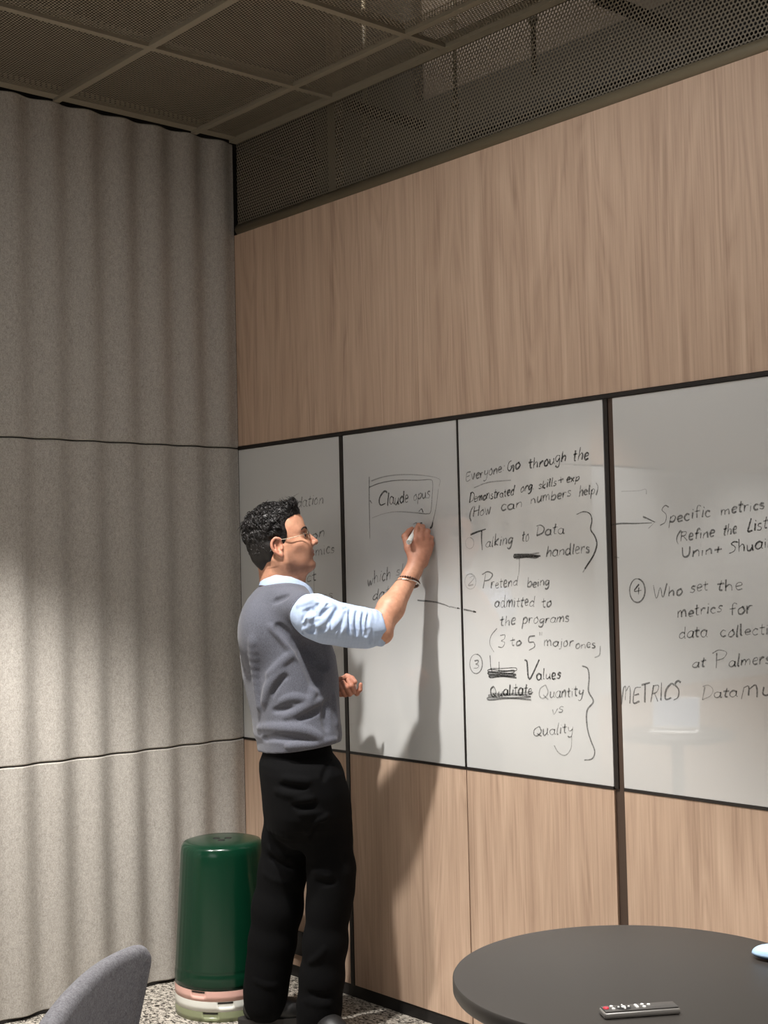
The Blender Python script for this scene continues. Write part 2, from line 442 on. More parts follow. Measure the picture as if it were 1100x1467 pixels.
# ---- hanging spotlights
def spotlight(loc, label):
    root = empty('spotlight', loc, 0, label, 'spotlight', 'hanging spotlights')
    bm = bmesh.new(); lathe(bm, [(0.0, .115), (.030, .112), (.034, .105), (.034, .012), (.0335, .010), (.0300, .010), (.028, .030), (0.0, .034)], 32)
    obj('housing', bm, MAT['darkmetal'], root, auto=40)
    bm = bmesh.new(); lathe(bm, [(0, .028), (.026, .0275), (.026, .0255), (0, .025)], 24)
    obj('lens', bm, MAT['lamp'], root)
    bm = bmesh.new(); tube(bm, [(0, 0, .11), (0, 0, ZC-loc[2])], 0.006, 10)
    obj('stem', bm, MAT['darkmetal'], root, smooth=True)
    bm = bmesh.new(); lathe(bm, [(0, ZC-loc[2]-0.016), (.045, ZC-loc[2]-0.016), (.045, ZC-loc[2]), (0, ZC-loc[2])], 24)
    obj('ceiling_plate', bm, MAT['darkmetal'], root)
m, nt, b = newmat('lit_lamp_glass'); b.inputs['Emission Color'].default_value = (1, .88, .75, 1); b.inputs['Emission Strength'].default_value = 6.0
MAT['lamp'] = m
spotlight((KEY[0], KEY[1], KEY[2]-0.004), 'black hanging spotlight peeking in at the top left of the frame')
spotlight((SPOTS[2][0][0], SPOTS[2][0][1], SPOTS[2][0][2]-0.004), 'black hanging spotlight out of frame to the left of the camera')
spotlight((SPOTS[3][0][0], SPOTS[3][0][1], SPOTS[3][0][2]-0.004), 'added black hanging spotlight out of frame, brightening the whiteboard seen only in reflection')
spotlight((SPOTS[1][0][0], SPOTS[1][0][1], SPOTS[1][0][2]-0.004), 'black hanging spotlight out of frame above the round table')
# ================================================================ whiteboards
def whiteboard(x0, x1, label):
    root = empty('whiteboard', ((x0+x1)/2, 0.0, ZB), 0, label, 'whiteboard', 'glass whiteboards')
    bm = bmesh.new(); box(bm, x0-(x0+x1)/2, 0.0, 0.005, x1-(x0+x1)/2, 0.0205, ZT-ZB-0.0035, bev=0.001)
    obj('glass_panel', bm, MAT['board'], root, auto=20)
    bm = bmesh.new(); box(bm, x0-(x0+x1)/2, -0.002, -0.0035, x1-(x0+x1)/2, 0.0205, 0.0045)
    obj('bottom_rail', bm, MAT['black'], root)
    return root
BOARDS = [whiteboard(-0.019, S1-0.0100, 'narrow whiteboard partly behind the head and back of the standing person'),
          whiteboard(S1+0.0100, S2-0.0035, 'whiteboard the standing person writes on, with a boxed note'),
          whiteboard(S2+0.0035, S3-0.0040, 'whiteboard with numbered notes and two curly brackets'),
          whiteboard(S3+0.0340, S4-0.004, 'rightmost whiteboard with the arrow, capital letters and glossy reflections')]
struct(bx('trim_9', (S2-0.0030, -0.003, ZB, S2+0.0030, 0.0215, ZT-0.003), MAT['black']))
struct(bx('trim_10', (S4-0.0035, -0.003, ZB, S4+0.0055, 0.0215, ZT-0.003), MAT['black']))
o = whiteboard(S4+0.006, 3.10, 'whiteboard beyond the right edge of the picture')

# ---- handwriting: a small single-stroke hand
G = {
 'a': (.8, '.7,.8 .4,1 .1,.7 .1,.25 .4,0 .68,.35 .7,.95|.7,.95 .68,.2 .85,0'),
 'b': (.75, '.1,1.8 .1,0|.1,.6 .45,1 .7,.6 .5,.05 .1,.1'),
 'c': (.65, '.6,.85 .3,1 .08,.5 .3,0 .62,.12'),
 'd': (.8, '.7,.8 .4,1 .1,.6 .15,.15 .4,0 .68,.35|.7,1.85 .68,.2 .82,0'),
 'e': (.65, '.1,.5 .55,.62 .5,.95 .25,1 .08,.55 .25,.03 .62,.12'),
 'f': (.6, '.65,1.6 .4,1.8 .25,1.4 .25,0|.0,.95 .55,1'),
 'g': (.75, '.68,.85 .35,1 .08,.6 .3,.1 .65,.5|.68,1 .62,-.4 .35,-.75 .05,-.5'),
 'h': (.75, '.1,1.85 .1,0|.1,.55 .4,1 .6,.75 .62,0'),
 'i': (.3, '.15,1 .15,0|.15,1.35 .18,1.42'),
 'j': (.4, '.3,1 .28,-.4 .05,-.7|.3,1.35 .33,1.42'),
 'k': (.7, '.1,1.8 .1,0|.6,1 .12,.45 .62,0'),
 'l': (.32, '.12,1.85 .12,.15 .3,0'),
 'm': (1.1, '.08,1 .1,0|.1,.6 .35,1 .5,.7 .5,0|.5,.6 .8,1 .95,.7 .98,0'),
 'n': (.75, '.1,1 .1,0|.1,.6 .4,1 .6,.75 .65,0'),
 'o': (.7, '.4,1 .1,.7 .15,.1 .45,.02 .65,.5 .4,1 .55,.95'),
 'p': (.75, '.1,1 .1,-.8|.1,.65 .4,1 .68,.6 .45,.05 .1,.15'),
 'r': (.6, '.1,1 .12,0|.12,.5 .3,.95 .58,.95'),
 's': (.6, '.55,.9 .25,1 .12,.7 .5,.4 .4,.02 .05,.1'),
 't': (.55, '.28,1.6 .25,.2 .5,.02|.0,1.02 .55,1.08'),
 'u': (.75, '.08,1 .1,.2 .35,0 .6,.4|.62,1 .62,.2 .78,0'),
 'v': (.65, '.05,1 .3,0 .62,1'),
 'w': (.95, '.05,1 .25,0 .48,.75 .65,0 .92,1'),
 'x': (.65, '.05,1 .6,0|.6,1 .05,0'),
 'y': (.7, '.08,1 .12,.45 .35,.3 .6,.6|.62,1 .55,-.4 .3,-.75 .05,-.55'),
 'C': (.95, '.95,1.5 .6,1.75 .2,1.2 .1,.5 .35,.02 .85,.2'),
 'D': (1.1, '.2,1.6 .22,0|.0,1.65 .5,1.75 1.0,1.2 .9,.4 .2,0'),
 'E': (.85, '.8,1.7 .15,1.6 .12,0 .8,.1|.14,.85 .65,.95'),
 'G': (1.1, '.7,1.7 .3,1.5 .1,.7 .4,.2 .8,.7|.55,.8 1.0,.85 .95,-.2'),
 'H': (1.0, '.12,1.7 .12,0|.85,1.75 .85,0|.12,.85 .85,.95'),
 'I': (.35, '.17,1.7 .17,0'),
 'L': (.7, '.2,1.8 .12,.1 .65,.05'),
 'M': (1.2, '.1,0 .15,1.6|.15,1.6 .4,1.7 .5,.4|.5,1.3 .8,1.75 .95,1.2 1.05,0'),
 'P': (.95, '.3,1.6 .3,0|.0,1.55 .45,1.85 .95,1.5 .75,.95 .35,.8'),
 'Q': (1.1, '.6,1.6 .15,1.2 .15,.4 .6,.05 .95,.7 .6,1.6|.5,.5 1.1,-.1'),
 'R': (.95, '.12,1.7 .12,0|.12,1.65 .7,1.6 .65,1.0 .15,.85|.4,.85 .9,0'),
 'S': (.9, '.85,1.6 .5,1.8 .2,1.45 .65,.9 .6,.2 .1,-.05'),
 'T': (.95, '.45,1.7 .45,0|.0,1.65 .95,1.8'),
 'K': (.9, '.12,1.7 .12,0|.8,1.7 .15,.8 .85,0'),
 'N': (1.0, '.1,0 .12,1.6 .8,.1 .85,1.7'),
 'U': (.95, '.1,1.6 .15,.3 .45,0 .75,.4 .8,1.6'),
 'V': (1.0, '.0,1.8 .2,1.6 .45,0 .95,1.7'),
 'W': (1.4, '.05,1.7 .35,.0 .7,1.3 .95,.05 1.35,1.75'),
 '2': (.8, '.1,1.4 .4,1.7 .65,1.2 .1,.05 .75,.05'),
 '3': (.7, '.1,1.6 .5,1.65 .5,1.1 .25,.9 .6,.6 .45,.05 .05,.1'),
 '4': (.8, '.5,1.6 .1,.6 .75,.65|.5,1.1 .48,0'),
 '5': (.75, '.65,1.7 .15,1.65 .12,1 .5,.95 .6,.4 .1,0'),
 '(': (.45, '.4,2 .1,1.2 .1,.3 .4,-.5'), ')': (.45, '.05,2 .35,1.3 .35,.4 .05,-.4'),
 ':': (.3, '.15,.9 .17,.98|.15,.2 .17,.28'), '.': (.3, '.12,.05 .18,.1'), '+': (.8, '.4,1.1 .4,.1|.05,.6 .75,.65'),
 ' ': (.5, ''), '"': (.4, '.1,1.8 .1,1.4|.3,1.8 .3,1.4'),
}
def ink(name, g, alpha):
    m, nt, b = newmat(name)
    b.inputs['Base Color'].default_value = srgb(g, g, g); b.inputs['Roughness'].default_value = 0.6
    tc = N(nt, 'ShaderNodeTexCoord'); nz = N(nt, 'ShaderNodeTexNoise', Scale=260.0, Detail=2.0)
    nt.links.new(tc.outputs['Object'], nz.inputs['Vector'])
    mr = N(nt, 'ShaderNodeMapRange'); mr.inputs[1].default_value = 0.3; mr.inputs[2].default_value = 0.6
    mr.inputs[3].default_value = alpha*0.45; mr.inputs[4].default_value = alpha
    nt.links.new(nz.outputs['Fac'], mr.inputs[0]); nt.links.new(mr.outputs[0], b.inputs['Alpha'])
    return m
INK = dict(d=ink('dark_marker_ink', 30, 0.82), m=ink('marker_ink', 48, 0.62), f=ink('faded_marker_ink', 70, 0.40))
class Ink:
    """every call lays one word or one drawn mark onto the board as a part of its own"""
    def __init__(s, board): s.board = board; s.n = 0; s.bm = None
    def begin(s): s.bm = bmesh.new()
    def end(s, name, k):
        for v in s.bm.verts: v.co -= s.board.location
        o = obj(name, s.bm, INK[k], s.board); s.bm = None
        o['label'] = {'d': 'dark black marker', 'm': 'grey-black marker', 'f': 'faded grey marker'}[k]
    def stroke(s, pts, w=3.0, k='m', smooth=True):
        s.begin(); s._st(pts, w, smooth); s.end('drawn_line', k)
    def _st(s, pts, w, smooth=True):
        if smooth and len(pts) > 2: pts = spline(pts, 5)
        bm = s.bm; P = [on_wall(p[0], p[1], 0.0) for p in pts]
        s.n += 1; y = -0.0005-0.00001*(s.n % 40); hw = w*0.00100
        L, R = [], []
        for i in range(len(P)):
            a, b = P[max(i-1, 0)], P[min(i+1, len(P)-1)]
            t = np.array([b[0]-a[0], b[2]-a[2]]); l = np.linalg.norm(t)
            t = t/l if l > 1e-9 else np.array([1., 0.])
            ww = hw*(0.75 + 0.35*math.sin(3.0*i/len(P)+s.n))
            n = np.array([-t[1], t[0]])*ww
            L.append(bm.verts.new((P[i][0]+n[0], y, P[i][2]+n[1]))); R.append(bm.verts.new((P[i][0]-n[0], y, P[i][2]-n[1])))
        for i in range(len(P)-1): bm.faces.new((L[i], L[i+1], R[i+1], R[i]))
    def text(s, txt, x0, y0, x1, y1, xh, k='m', w=2.6, slant=0.10):
        s.begin()
        tot = sum(G[c][0] for c in txt) + 0.10*(len(txt)-1)
        bx_, by_ = (x1-x0)/tot, (y1-y0)/tot
        u = 0.0
        for c in txt:
            adv, st = G[c]
            jy = random.uniform(-.10, .10); js = random.uniform(.85, 1.12); sl = slant+random.uniform(-.10, .10)
            for sg in (st.split('|') if st else []):
                pts = []
                for q in sg.split():
                    a, b = map(float, q.split(',')); b = b*js+jy
                    pts.append((x0+(u+a)*bx_ + sl*b*xh + random.uniform(-.3, .3), y0+(u+a)*by_ - b*xh + random.uniform(-.3, .3)))
                s._st(pts, w)
            u += adv+0.10
        s.end('handwriting', k)
    def scribble(s, x0, y0, x1, y1, n, k='d', w=2.6):
        s.begin(); pts = []
        for i in range(n):
            yy = y0+(y1-y0)*i/(n-1)
            row = [(x0+random.uniform(-2, 2), yy+random.uniform(-1, 1)), ((x0+x1)/2, yy+random.uniform(-2, 1)), (x1+random.uniform(-5, 4), yy+random.uniform(-2, 1))]
            pts += row if i % 2 == 0 else row[::-1]
        s._st(pts, w); s.end('scribble', k)
    def circle(s, cx, cy, rx, ry, k='f', w=2.2):
        s.begin(); s._st([(cx+rx*math.cos(a), cy+ry*math.sin(a)) for a in np.linspace(-1.4, 5.0, 14)], w); s.end('drawn_circle', k)
    def done(s): pass

b1 = Ink(BOARDS[0])
b1.text('dation', 425, 727, 463, 721, 9, 'm'); b1.text('on', 447, 772, 465, 769, 8, 'm'); b1.text('mics', 452, 796, 479, 791, 9, 'm')
b1.text('ect', 430, 835, 453, 831, 8, 'm'); b1.stroke([(450, 808), (450, 850)], 1.6, 'f'); b1.text('rs', 461, 858, 477, 857, 7, 'm')
b1.done()
b2 = Ink(BOARDS[1])
b2.stroke([(529, 683), (529, 720), (530, 772)], 2.2, 'm')
b2.stroke([(532, 689), (550, 683), (575, 680), (605, 681), (629, 686), (629, 697)], 2.2, 'f')
b2.stroke([(529, 698), (545, 692), (570, 688), (600, 688), (616, 687), (620, 692), (619, 712), (617, 733), (612, 736), (600, 735)], 2.6, 'm')
b2.stroke([(533, 742), (550, 736), (570, 733), (600, 735)], 2.2, 'f')
b2.stroke([(628, 700), (625, 725), (620, 748), (617, 756)], 2.4, 'f'); b2.stroke([(620, 748), (619, 754), (616, 757)], 3.4, 'd')
b2.text('C', 541, 725, 553, 724, 13, 'd', 3.2); b2.text('laude', 554, 724, 585, 720, 10, 'd', 2.8); b2.text('opus', 592, 717, 616, 713, 9, 'm', 2.4)
b2.stroke([(530, 717), (533, 721)], 3.4, 'd'); b2.stroke([(600, 733), (604, 729), (606, 734)], 2.8, 'd')
b2.stroke([(592, 751), (596, 749), (599, 751)], 2.4, 'm'); b2.stroke([(600, 750), (605, 749)], 2.4, 'd')
b2.text('which', 526, 839, 560, 829, 10, 'm', 2.4); b2.text('sh', 567, 825, 581, 822, 8, 'm', 2.4); b2.text('data', 533, 861, 566, 852, 9, 'm', 2.4)
b2.stroke([(598, 860), (620, 862), (636, 866), (645, 870)], 2.6, 'm'); b2.stroke([(645, 869), (657, 872)], 2.4, 'f'); b2.stroke([(655, 871), (659, 872)], 3.4, 'd')
b2.done()
b3 = Ink(BOARDS[2])
b3.stroke([(664, 873), (674, 875), (682, 877)], 2.6, 'm'); b3.stroke([(678, 876), (682, 877)], 3.6, 'd')
b3.text('Everyone:', 667, 689, 722, 676, 8, 'm'); b3.text('Go', 726, 677, 745, 671, 10, 'd', 2.8)
b3.text('through', 757, 672, 811, 660, 9, 'd', 2.8); b3.text('the', 820, 661, 843, 657, 9.5, 'd', 2.8)
b3.stroke([(679, 699), (700, 691), (732, 688)], 1.8, 'f')
b3.text('Demonstrated', 671, 720, 736, 709, 7.5, 'd', 2.6); b3.text('org.', 745, 706, 765, 701, 7, 'd', 2.6); b3.text('skills', 771, 701, 797, 695, 7, 'd', 2.6)
b3.text('+', 799, 693, 808, 691, 8, 'm'); b3.text('exp', 811, 692, 830, 688, 7, 'd', 2.6)
b3.text('(How', 672, 742, 703, 736, 9, 'm'); b3.text('can', 717, 732, 748, 727, 8, 'm'); b3.text('numbers', 760, 722, 818, 711, 8, 'm'); b3.text('help)', 829, 711, 857, 706, 8, 'm')
b3.stroke([(826, 737), (836, 733), (845, 736), (848, 746), (846, 758), (852, 768), (855, 780), (850, 796), (838, 815)], 2.6, 'd')
b3.stroke([(850, 796), (842, 808), (835, 820)], 2.0, 'f')
b3.stroke([(674, 766), (684, 762), (696, 758)], 3.0, 'd'); b3.stroke([(690, 760), (690, 775), (691, 788)], 3.0, 'd')
b3.text('alking', 695, 785, 734, 778, 9, 'm', 2.8); b3.text('to', 747, 777, 758, 774, 9, 'm'); b3.text('Data', 766, 768, 808, 764, 8.5, 'm')
b3.text('handlers', 782, 798, 845, 791, 9, 'm', 2.6)
b3.scribble(738, 800, 770, 794, 7, 'm', 2.8); b3.stroke([(744, 800), (744, 812), (743, 824)], 1.8, 'f')
b3.circle(673, 778, 6, 8, 'f', 1.4)
b3.circle(674, 833, 8, 11); b3.text('2', 670, 839, 679, 838, 7, 'f')
b3.text('P', 687, 844, 702, 843, 12, 'm', 2.2); b3.text('retend', 703, 843, 741, 839, 8.5, 'm'); b3.text('being', 755, 842, 787, 838, 8, 'm')
b3.text('admitted', 708, 870, 765, 868, 9, 'm'); b3.text('to', 776, 870, 790, 868, 9, 'm')
b3.text('the', 716, 897, 738, 895, 9, 'm'); b3.text('programs', 748, 894, 815, 890, 8, 'm')
b3.text('(', 699, 926, 710, 926, 13, 'm', 2.2); b3.text('3', 713, 927, 724, 926, 12, 'm', 2.4); b3.text('to', 731, 926, 747, 924, 8, 'm'); b3.text('5', 756, 931, 768, 930, 11, 'm', 2.4); b3.text('"', 771, 928, 777, 928, 11, 'f')
b3.text('major', 779, 926, 821, 925, 8, 'm', 2.2); b3.text('ones', 824, 929, 853, 928, 7, 'm', 2.2); b3.stroke([(860, 925), (859, 938), (852, 942)], 2.0, 'f')
b3.circle(682, 951, 9, 14, 'm', 2.0); b3.text('3', 678, 958, 687, 957, 8, 'm')
b3.stroke([(702, 939), (703, 955), (705, 962)], 2.8, 'd'); b3.stroke([(715, 948), (715, 962)], 2.8, 'd'); b3.scribble(702, 958, 738, 970, 7, 'd')
b3.text('V', 748, 974, 771, 971, 17, 'd', 3.0); b3.text('alues', 768, 974, 803, 972, 8.5, 'd', 2.8)
b3.text('Qualitate', 702, 998, 762, 995, 9, 'd', 2.8); b3.scribble(703, 993, 760, 1002, 5, 'm')
b3.text('Q', 770, 1001, 786, 1000, 13, 'f', 2.2); b3.text('uantity', 787, 1000, 835, 997, 9, 'm', 2.6)
b3.text('vs', 790, 1024, 807, 1021, 9, 'm', 2.2); b3.text('Q', 762, 1056, 776, 1054, 10, 'm', 2.2); b3.text('uality', 777, 1053, 821, 1049, 9, 'm', 2.4)
b3.stroke([(819, 1055), (818, 1072), (810, 1082), (800, 1078), (794, 1068)], 1.8, 'f')
b3.stroke([(834, 954), (842, 958), (844, 972), (843, 990), (850, 1005), (841, 1018), (841, 1040), (846, 1060), (852, 1076), (848, 1087), (837, 1089)], 2.6, 'm')
b3.done()
b4 = Ink(BOARDS[3])
b4.stroke([(876, 752), (890, 750), (910, 750), (934, 749)], 2.4, 'm'); b4.stroke([(921, 740), (938, 748), (929, 757)], 2.6, 'm', False)
b4.text('S', 944, 752, 957, 750, 15, 'm', 2.6); b4.text('pecific', 958, 749, 1018, 739, 9, 'm', 2.6); b4.text('metrics', 1032, 738, 1095, 729, 9, 'm', 2.6)
b4.text('(Refine', 968, 776, 1023, 769, 8.5, 'm'); b4.text('the', 1035, 767, 1055, 764, 9, 'm'); b4.text('List', 1070, 763, 1099, 757, 10, 'd', 2.6)
b4.text('Unin+', 976, 799, 1034, 792, 9, 'm', 2.6); b4.text('Shuaib', 1043, 793, 1110, 783, 9.5, 'd', 2.6)
b4.circle(913, 846, 11, 17, 'm', 2.4); b4.text('4', 907, 853, 920, 852, 9, 'd', 2.4)
b4.text('W', 935, 857, 956, 855, 12, 'm', 2.6); b4.text('ho', 957, 854, 977, 852, 9, 'm', 2.6); b4.text('set', 988, 849, 1014, 846, 9, 'm', 2.6); b4.text('the', 1026, 847, 1064, 844, 10, 'm', 2.6)
b4.text('metrics', 970, 885, 1034, 877, 9, 'm', 2.6); b4.text('for', 1045, 881, 1078, 877, 10, 'm', 2.6)
b4.text('data', 972, 915, 1013, 912, 10, 'm', 2.6); b4.text('collection', 1031, 913, 1125, 906, 9, 'm', 2.6)
b4.text('at', 991, 957, 1010, 954, 9, 'm', 2.4); b4.text('P', 1020, 958, 1040, 956, 13, 'm', 2.2); b4.text('almers', 1043, 955, 1104, 951, 9, 'm', 2.6)
b4.text('METRICS', 889, 1009, 975, 1001, 14, 'm', 2.8); b4.text('D', 1003, 1003, 1020, 1001, 12, 'f', 2.2); b4.text('ata', 1022, 1000, 1056, 998, 8.5, 'm', 2.4); b4.text('Mu', 1060, 1001, 1108, 996, 12, 'm', 2.4)
b4.stroke([(880, 798), (887, 799)], 2.6, 'f'); b4.stroke([(890, 704), (915, 703), (925, 701), (926, 708)], 1.6, 'f')
b4.done()

# ================================================================ nested stools
STC = (0.376, -0.385)
def stool(name_label, z, col, ztop, slots, holes, colname):
    """an upturned tub stool: closed top with three finger holes, flared wall, rim with cut-outs"""
    root = empty('stool', (STC[0], STC[1], 0.0), 0, name_label, 'stool', 'nested stools')
    m = plain(colname, col, 0.20, 0.0, 0.4, 0.0)
    rt, rb = 0.147, 0.173
    H = ztop-z; n = 144
    bm = bmesh.new()
    prof = [(0.0, H), (rt*0.35, H), (rt*0.80, H-0.001), (rt*0.93, H-0.006), (rt*0.985, H-0.018), (rt*1.01, H-0.040)]
    for k in range(1, 12): prof.append((rt*1.01+(rb-rt*1.01)*k/12, (H-0.040)*(1-k/12)+0.066*(k/12)))
    prof += [(rb, 0.066), (rb+0.0006, 0.060), (rb-0.0006, 0.054), (rb+0.0015, 0.048), (rb+0.003, 0.0335), (rb+0.003, 0.0165), (rb+0.003, 0.0)]
    rings = []
    for r, zz in prof:
        rings.append([bm.verts.new((0, 0, z+zz))] if r < 1e-6 else [bm.verts.new((r*math.cos(2*math.pi*k/n), r*math.sin(2*math.pi*k/n), z+zz)) for k in range(n)])
    def in_slot(k):
        a = 360.0*(k+0.5)/n
        return any(abs((a-s+180) % 360-180) < 8.6 for s in slots)
    for i, (A, B) in enumerate(zip(rings[:-1], rings[1:])):
        for k in range(n):
            q = (k+1) % n
            if i == len(rings)-3 and in_slot(k): continue
            if len(A) == 1: bm.faces.new((A[0], B[k], B[q]))
            else: bm.faces.new((A[k], B[k], B[q], A[q]))
    me = bpy.data.meshes.new('shell'); bm.normal_update(); bm.to_mesh(me); bm.free()
    o = link_mesh('shell', me, m, root); me.shade_smooth(); me.set_sharp_from_angle(angle=math.radians(50))
    sd = o.modifiers.new('thickness', 'SOLIDIFY'); sd.thickness = 0.0026; sd.offset = -1
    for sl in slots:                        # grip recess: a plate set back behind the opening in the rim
        bm = bmesh.new(); q0 = []
        for k in range(9):
            a = math.radians(sl-9.5+19*k/8)
            q0.append([bm.verts.new((r_*math.cos(a), r_*math.sin(a), z+z_)) for r_, z_ in ((rb+0.0030, 0.0160), (rb+0.0012, 0.0162), (rb+0.0012, 0.0275), (rb+0.0004, 0.0275), (rb+0.0004, 0.0150))])
        for A, B in zip(q0[:-1], q0[1:]):
            for k in range(5): bm.faces.new((A[k], A[(k+1) % 5], B[(k+1) % 5], B[k]))
        bm.faces.new(q0[0][::-1]); bm.faces.new(q0[-1])
        obj('grip_recess', bm, m, root)
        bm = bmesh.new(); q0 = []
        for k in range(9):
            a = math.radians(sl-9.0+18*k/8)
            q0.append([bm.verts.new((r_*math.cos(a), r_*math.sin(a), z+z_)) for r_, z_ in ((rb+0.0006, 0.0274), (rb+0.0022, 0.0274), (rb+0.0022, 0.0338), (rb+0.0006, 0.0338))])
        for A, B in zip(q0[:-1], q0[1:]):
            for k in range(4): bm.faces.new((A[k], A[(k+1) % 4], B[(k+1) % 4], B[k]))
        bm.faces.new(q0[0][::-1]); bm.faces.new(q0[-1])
        obj('black_strip', bm, MAT['kick'], root)  # plain black strip along the top of the rim opening
    if holes:
        ang = math.radians(200)
        for k in range(3):
            a = ang+k*2*math.pi/3
            bm = bmesh.new(); lathe(bm, [(0.0, 0.0012), (0.0125, 0.0012), (0.013, 0.0006), (0.013, -0.003), (0, -0.003)], 20, (0.024*math.cos(a), 0.024*math.sin(a), ztop))
            obj('finger_hole', bm, MAT['kick'], root, auto=40)
    return root
azc = math.degrees(math.atan2(CAM[1]-STC[1], CAM[0]-STC[0]))
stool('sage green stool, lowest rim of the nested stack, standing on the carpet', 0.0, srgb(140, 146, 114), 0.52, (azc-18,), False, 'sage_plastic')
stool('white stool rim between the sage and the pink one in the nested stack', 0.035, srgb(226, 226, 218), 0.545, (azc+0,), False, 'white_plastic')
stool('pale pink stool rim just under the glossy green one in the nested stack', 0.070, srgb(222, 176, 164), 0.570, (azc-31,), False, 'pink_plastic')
stool('glossy dark green stool on top of the nested stack, with three finger holes', 0.105, srgb(8, 46, 30), 0.592, (), True, 'green_plastic')

# ================================================================ round table with the things on it
TC, TR, TZ = (2.72, -0.992), 0.372, 0.73
tb = empty('round_table', (TC[0], TC[1], 0), 0, 'black round pedestal table in the lower right corner, with a remote on it', 'table')
bm = bmesh.new(); lathe(bm, [(0, TZ), (TR-0.006, TZ), (TR-0.002, TZ-0.001), (TR, TZ-0.004), (TR, TZ-0.026), (TR-0.003, TZ-0.031), (0, TZ-0.031)], 128)
obj('tabletop', bm, MAT['tabletop'], tb, auto=40)
bm = bmesh.new(); lathe(bm, [(0, TZ-0.0315), (0.16, TZ-0.0315), (0.16, TZ-0.038), (0.035, TZ-0.050), (0.035, 0.035), (0, 0.035)], 48)
obj('pedestal', bm, MAT['darkmetal'], tb, auto=40)
bm = bmesh.new(); lathe(bm, [(0, 0.034), (0.05, 0.034), (0.24, 0.016), (0.25, 0.010), (0.25, 0.0), (0, 0.0)], 64)
obj('base_plate', bm, MAT['darkmetal'], tb, auto=40)

pa, pb = on_z(862, 1457, TZ), on_z(970, 1449, TZ)
rl = float(np.linalg.norm(pb-pa)); ra = math.atan2(pb[1]-pa[1], pb[0]-pa[0]); rc = (pa+pb)/2
rm = empty('remote_control', (rc[0], rc[1], TZ+0.0004), ra, 'dark grey remote control with a red button, lying on the black round table', 'remote')
MAT['remote'] = plain('dark_grey_plastic', srgb(70, 68, 66), 0.38); MAT['rgrey'] = plain('silver_side_plastic', srgb(120, 117, 113), 0.35)
MAT['btn'] = plain('white_button_plastic', srgb(225, 225, 222), 0.4); MAT['red'] = plain('red_button_plastic', srgb(226, 48, 66), 0.4)
MAT['ring'] = plain('black_ring_plastic', srgb(30, 30, 31), 0.35)
hl, hw = rl/2, 0.0185
bm = bmesh.new(); box(bm, -hl, -hw, 0.0, hl, hw, 0.0115, bev=0.0038, seg=3)
obj('lower_body', bm, MAT['rgrey'], rm, auto=25)
bm = bmesh.new(); box(bm, -hl+0.0025, -hw+0.0025, 0.0110, hl-0.0025, hw-0.0025, 0.0138, bev=0.0012, seg=2)
obj('top_face', bm, MAT['remote'], rm, auto=25)
def button(u, v, r, mat, name='button', h=0.0024, lab=None):
    bm = bmesh.new(); lathe(bm, [(0, h), (r*0.8, h), (r, h*0.5), (r, 0), (0, 0)], 20, (u, v, 0.0137))
    o = obj(name, bm, mat, rm, auto=40)
    if lab: o['label'] = lab
L_ = lambda t: -hl+rl*t
button(L_(.06), 0.001, 0.0052, MAT['red'], lab='red power button')
button(L_(.145), 0.0075, 0.0034, MAT['btn']); button(L_(.145), -0.0060, 0.0034, MAT['btn'])
button(L_(.29), 0.0, 0.0135, MAT['ring'], 'navigation_ring', 0.0012)
for a in range(4): button(L_(.29)+0.0095*math.cos(a*math.pi/2), 0.0095*math.sin(a*math.pi/2), 0.0022, MAT['btn'])
button(L_(.29), 0, 0.0045, MAT['btn'])
for v in (-0.006, 0.0, 0.006): button(L_(.46), v, 0.0030, MAT['btn'])
for u, v in ((.55, .007), (.55, -.006), (.63, .004)): button(L_(u), v, 0.0033, MAT['btn'])

mp = on_z(1113, 1375, TZ)
ms = empty('computer_mouse', (mp[0], mp[1], TZ+0.0003), math.radians(20), 'light blue rounded computer mouse at the right edge of the picture, on the round table', 'mouse')
def ellip_shell(a, b, h, z0, n=40, m=10, ex=2.4):
    bm = bmesh.new(); prof = []
    rings = []
    for i in range(m+1):
        t = i/m; r = math.cos(t*math.pi/2)**(2/ex) if i < m else 0; zz = z0+h*math.sin(t*math.pi/2)
        rings.append([bm.verts.new((0, 0, zz))] if i == m else [bm.verts.new((a*r*math.cos(2*math.pi*k/n), b*r*math.sin(2*math.pi*k/n), zz)) for k in range(n)])
    for A, B in zip(rings[:-1], rings[1:]):
        for k in range(n):
            q = (k+1) % n
            if len(B) == 1: bm.faces.new((A[k], A[q], B[0]))
            else: bm.faces.new((A[k], A[q], B[q], B[k]))
    bm.faces.new(rings[0][::-1])
    return bm
obj('underside', ellip_shell(0.050, 0.029, -0.0085, 0.0090), plain('navy_plastic', srgb(38, 62, 92), 0.4), ms, smooth=True)
obj('shell', ellip_shell(0.051, 0.030, 0.021, 0.0088), plain('light_blue_plastic', srgb(176, 206, 236), 0.25), ms, smooth=True)
bm = bmesh.new(); tube(bm, [(0.026, -0.003, 0.0265), (0.026, 0.003, 0.0265)], 0.006, 16); obj('scroll_wheel', bm, MAT['rgrey'], ms, smooth=True)
bm = bmesh.new(); box(bm, 0.012, -0.0004, 0.0240, 0.020, 0.0004, 0.0292); obj('button_seam', bm, MAT['ring'], ms)

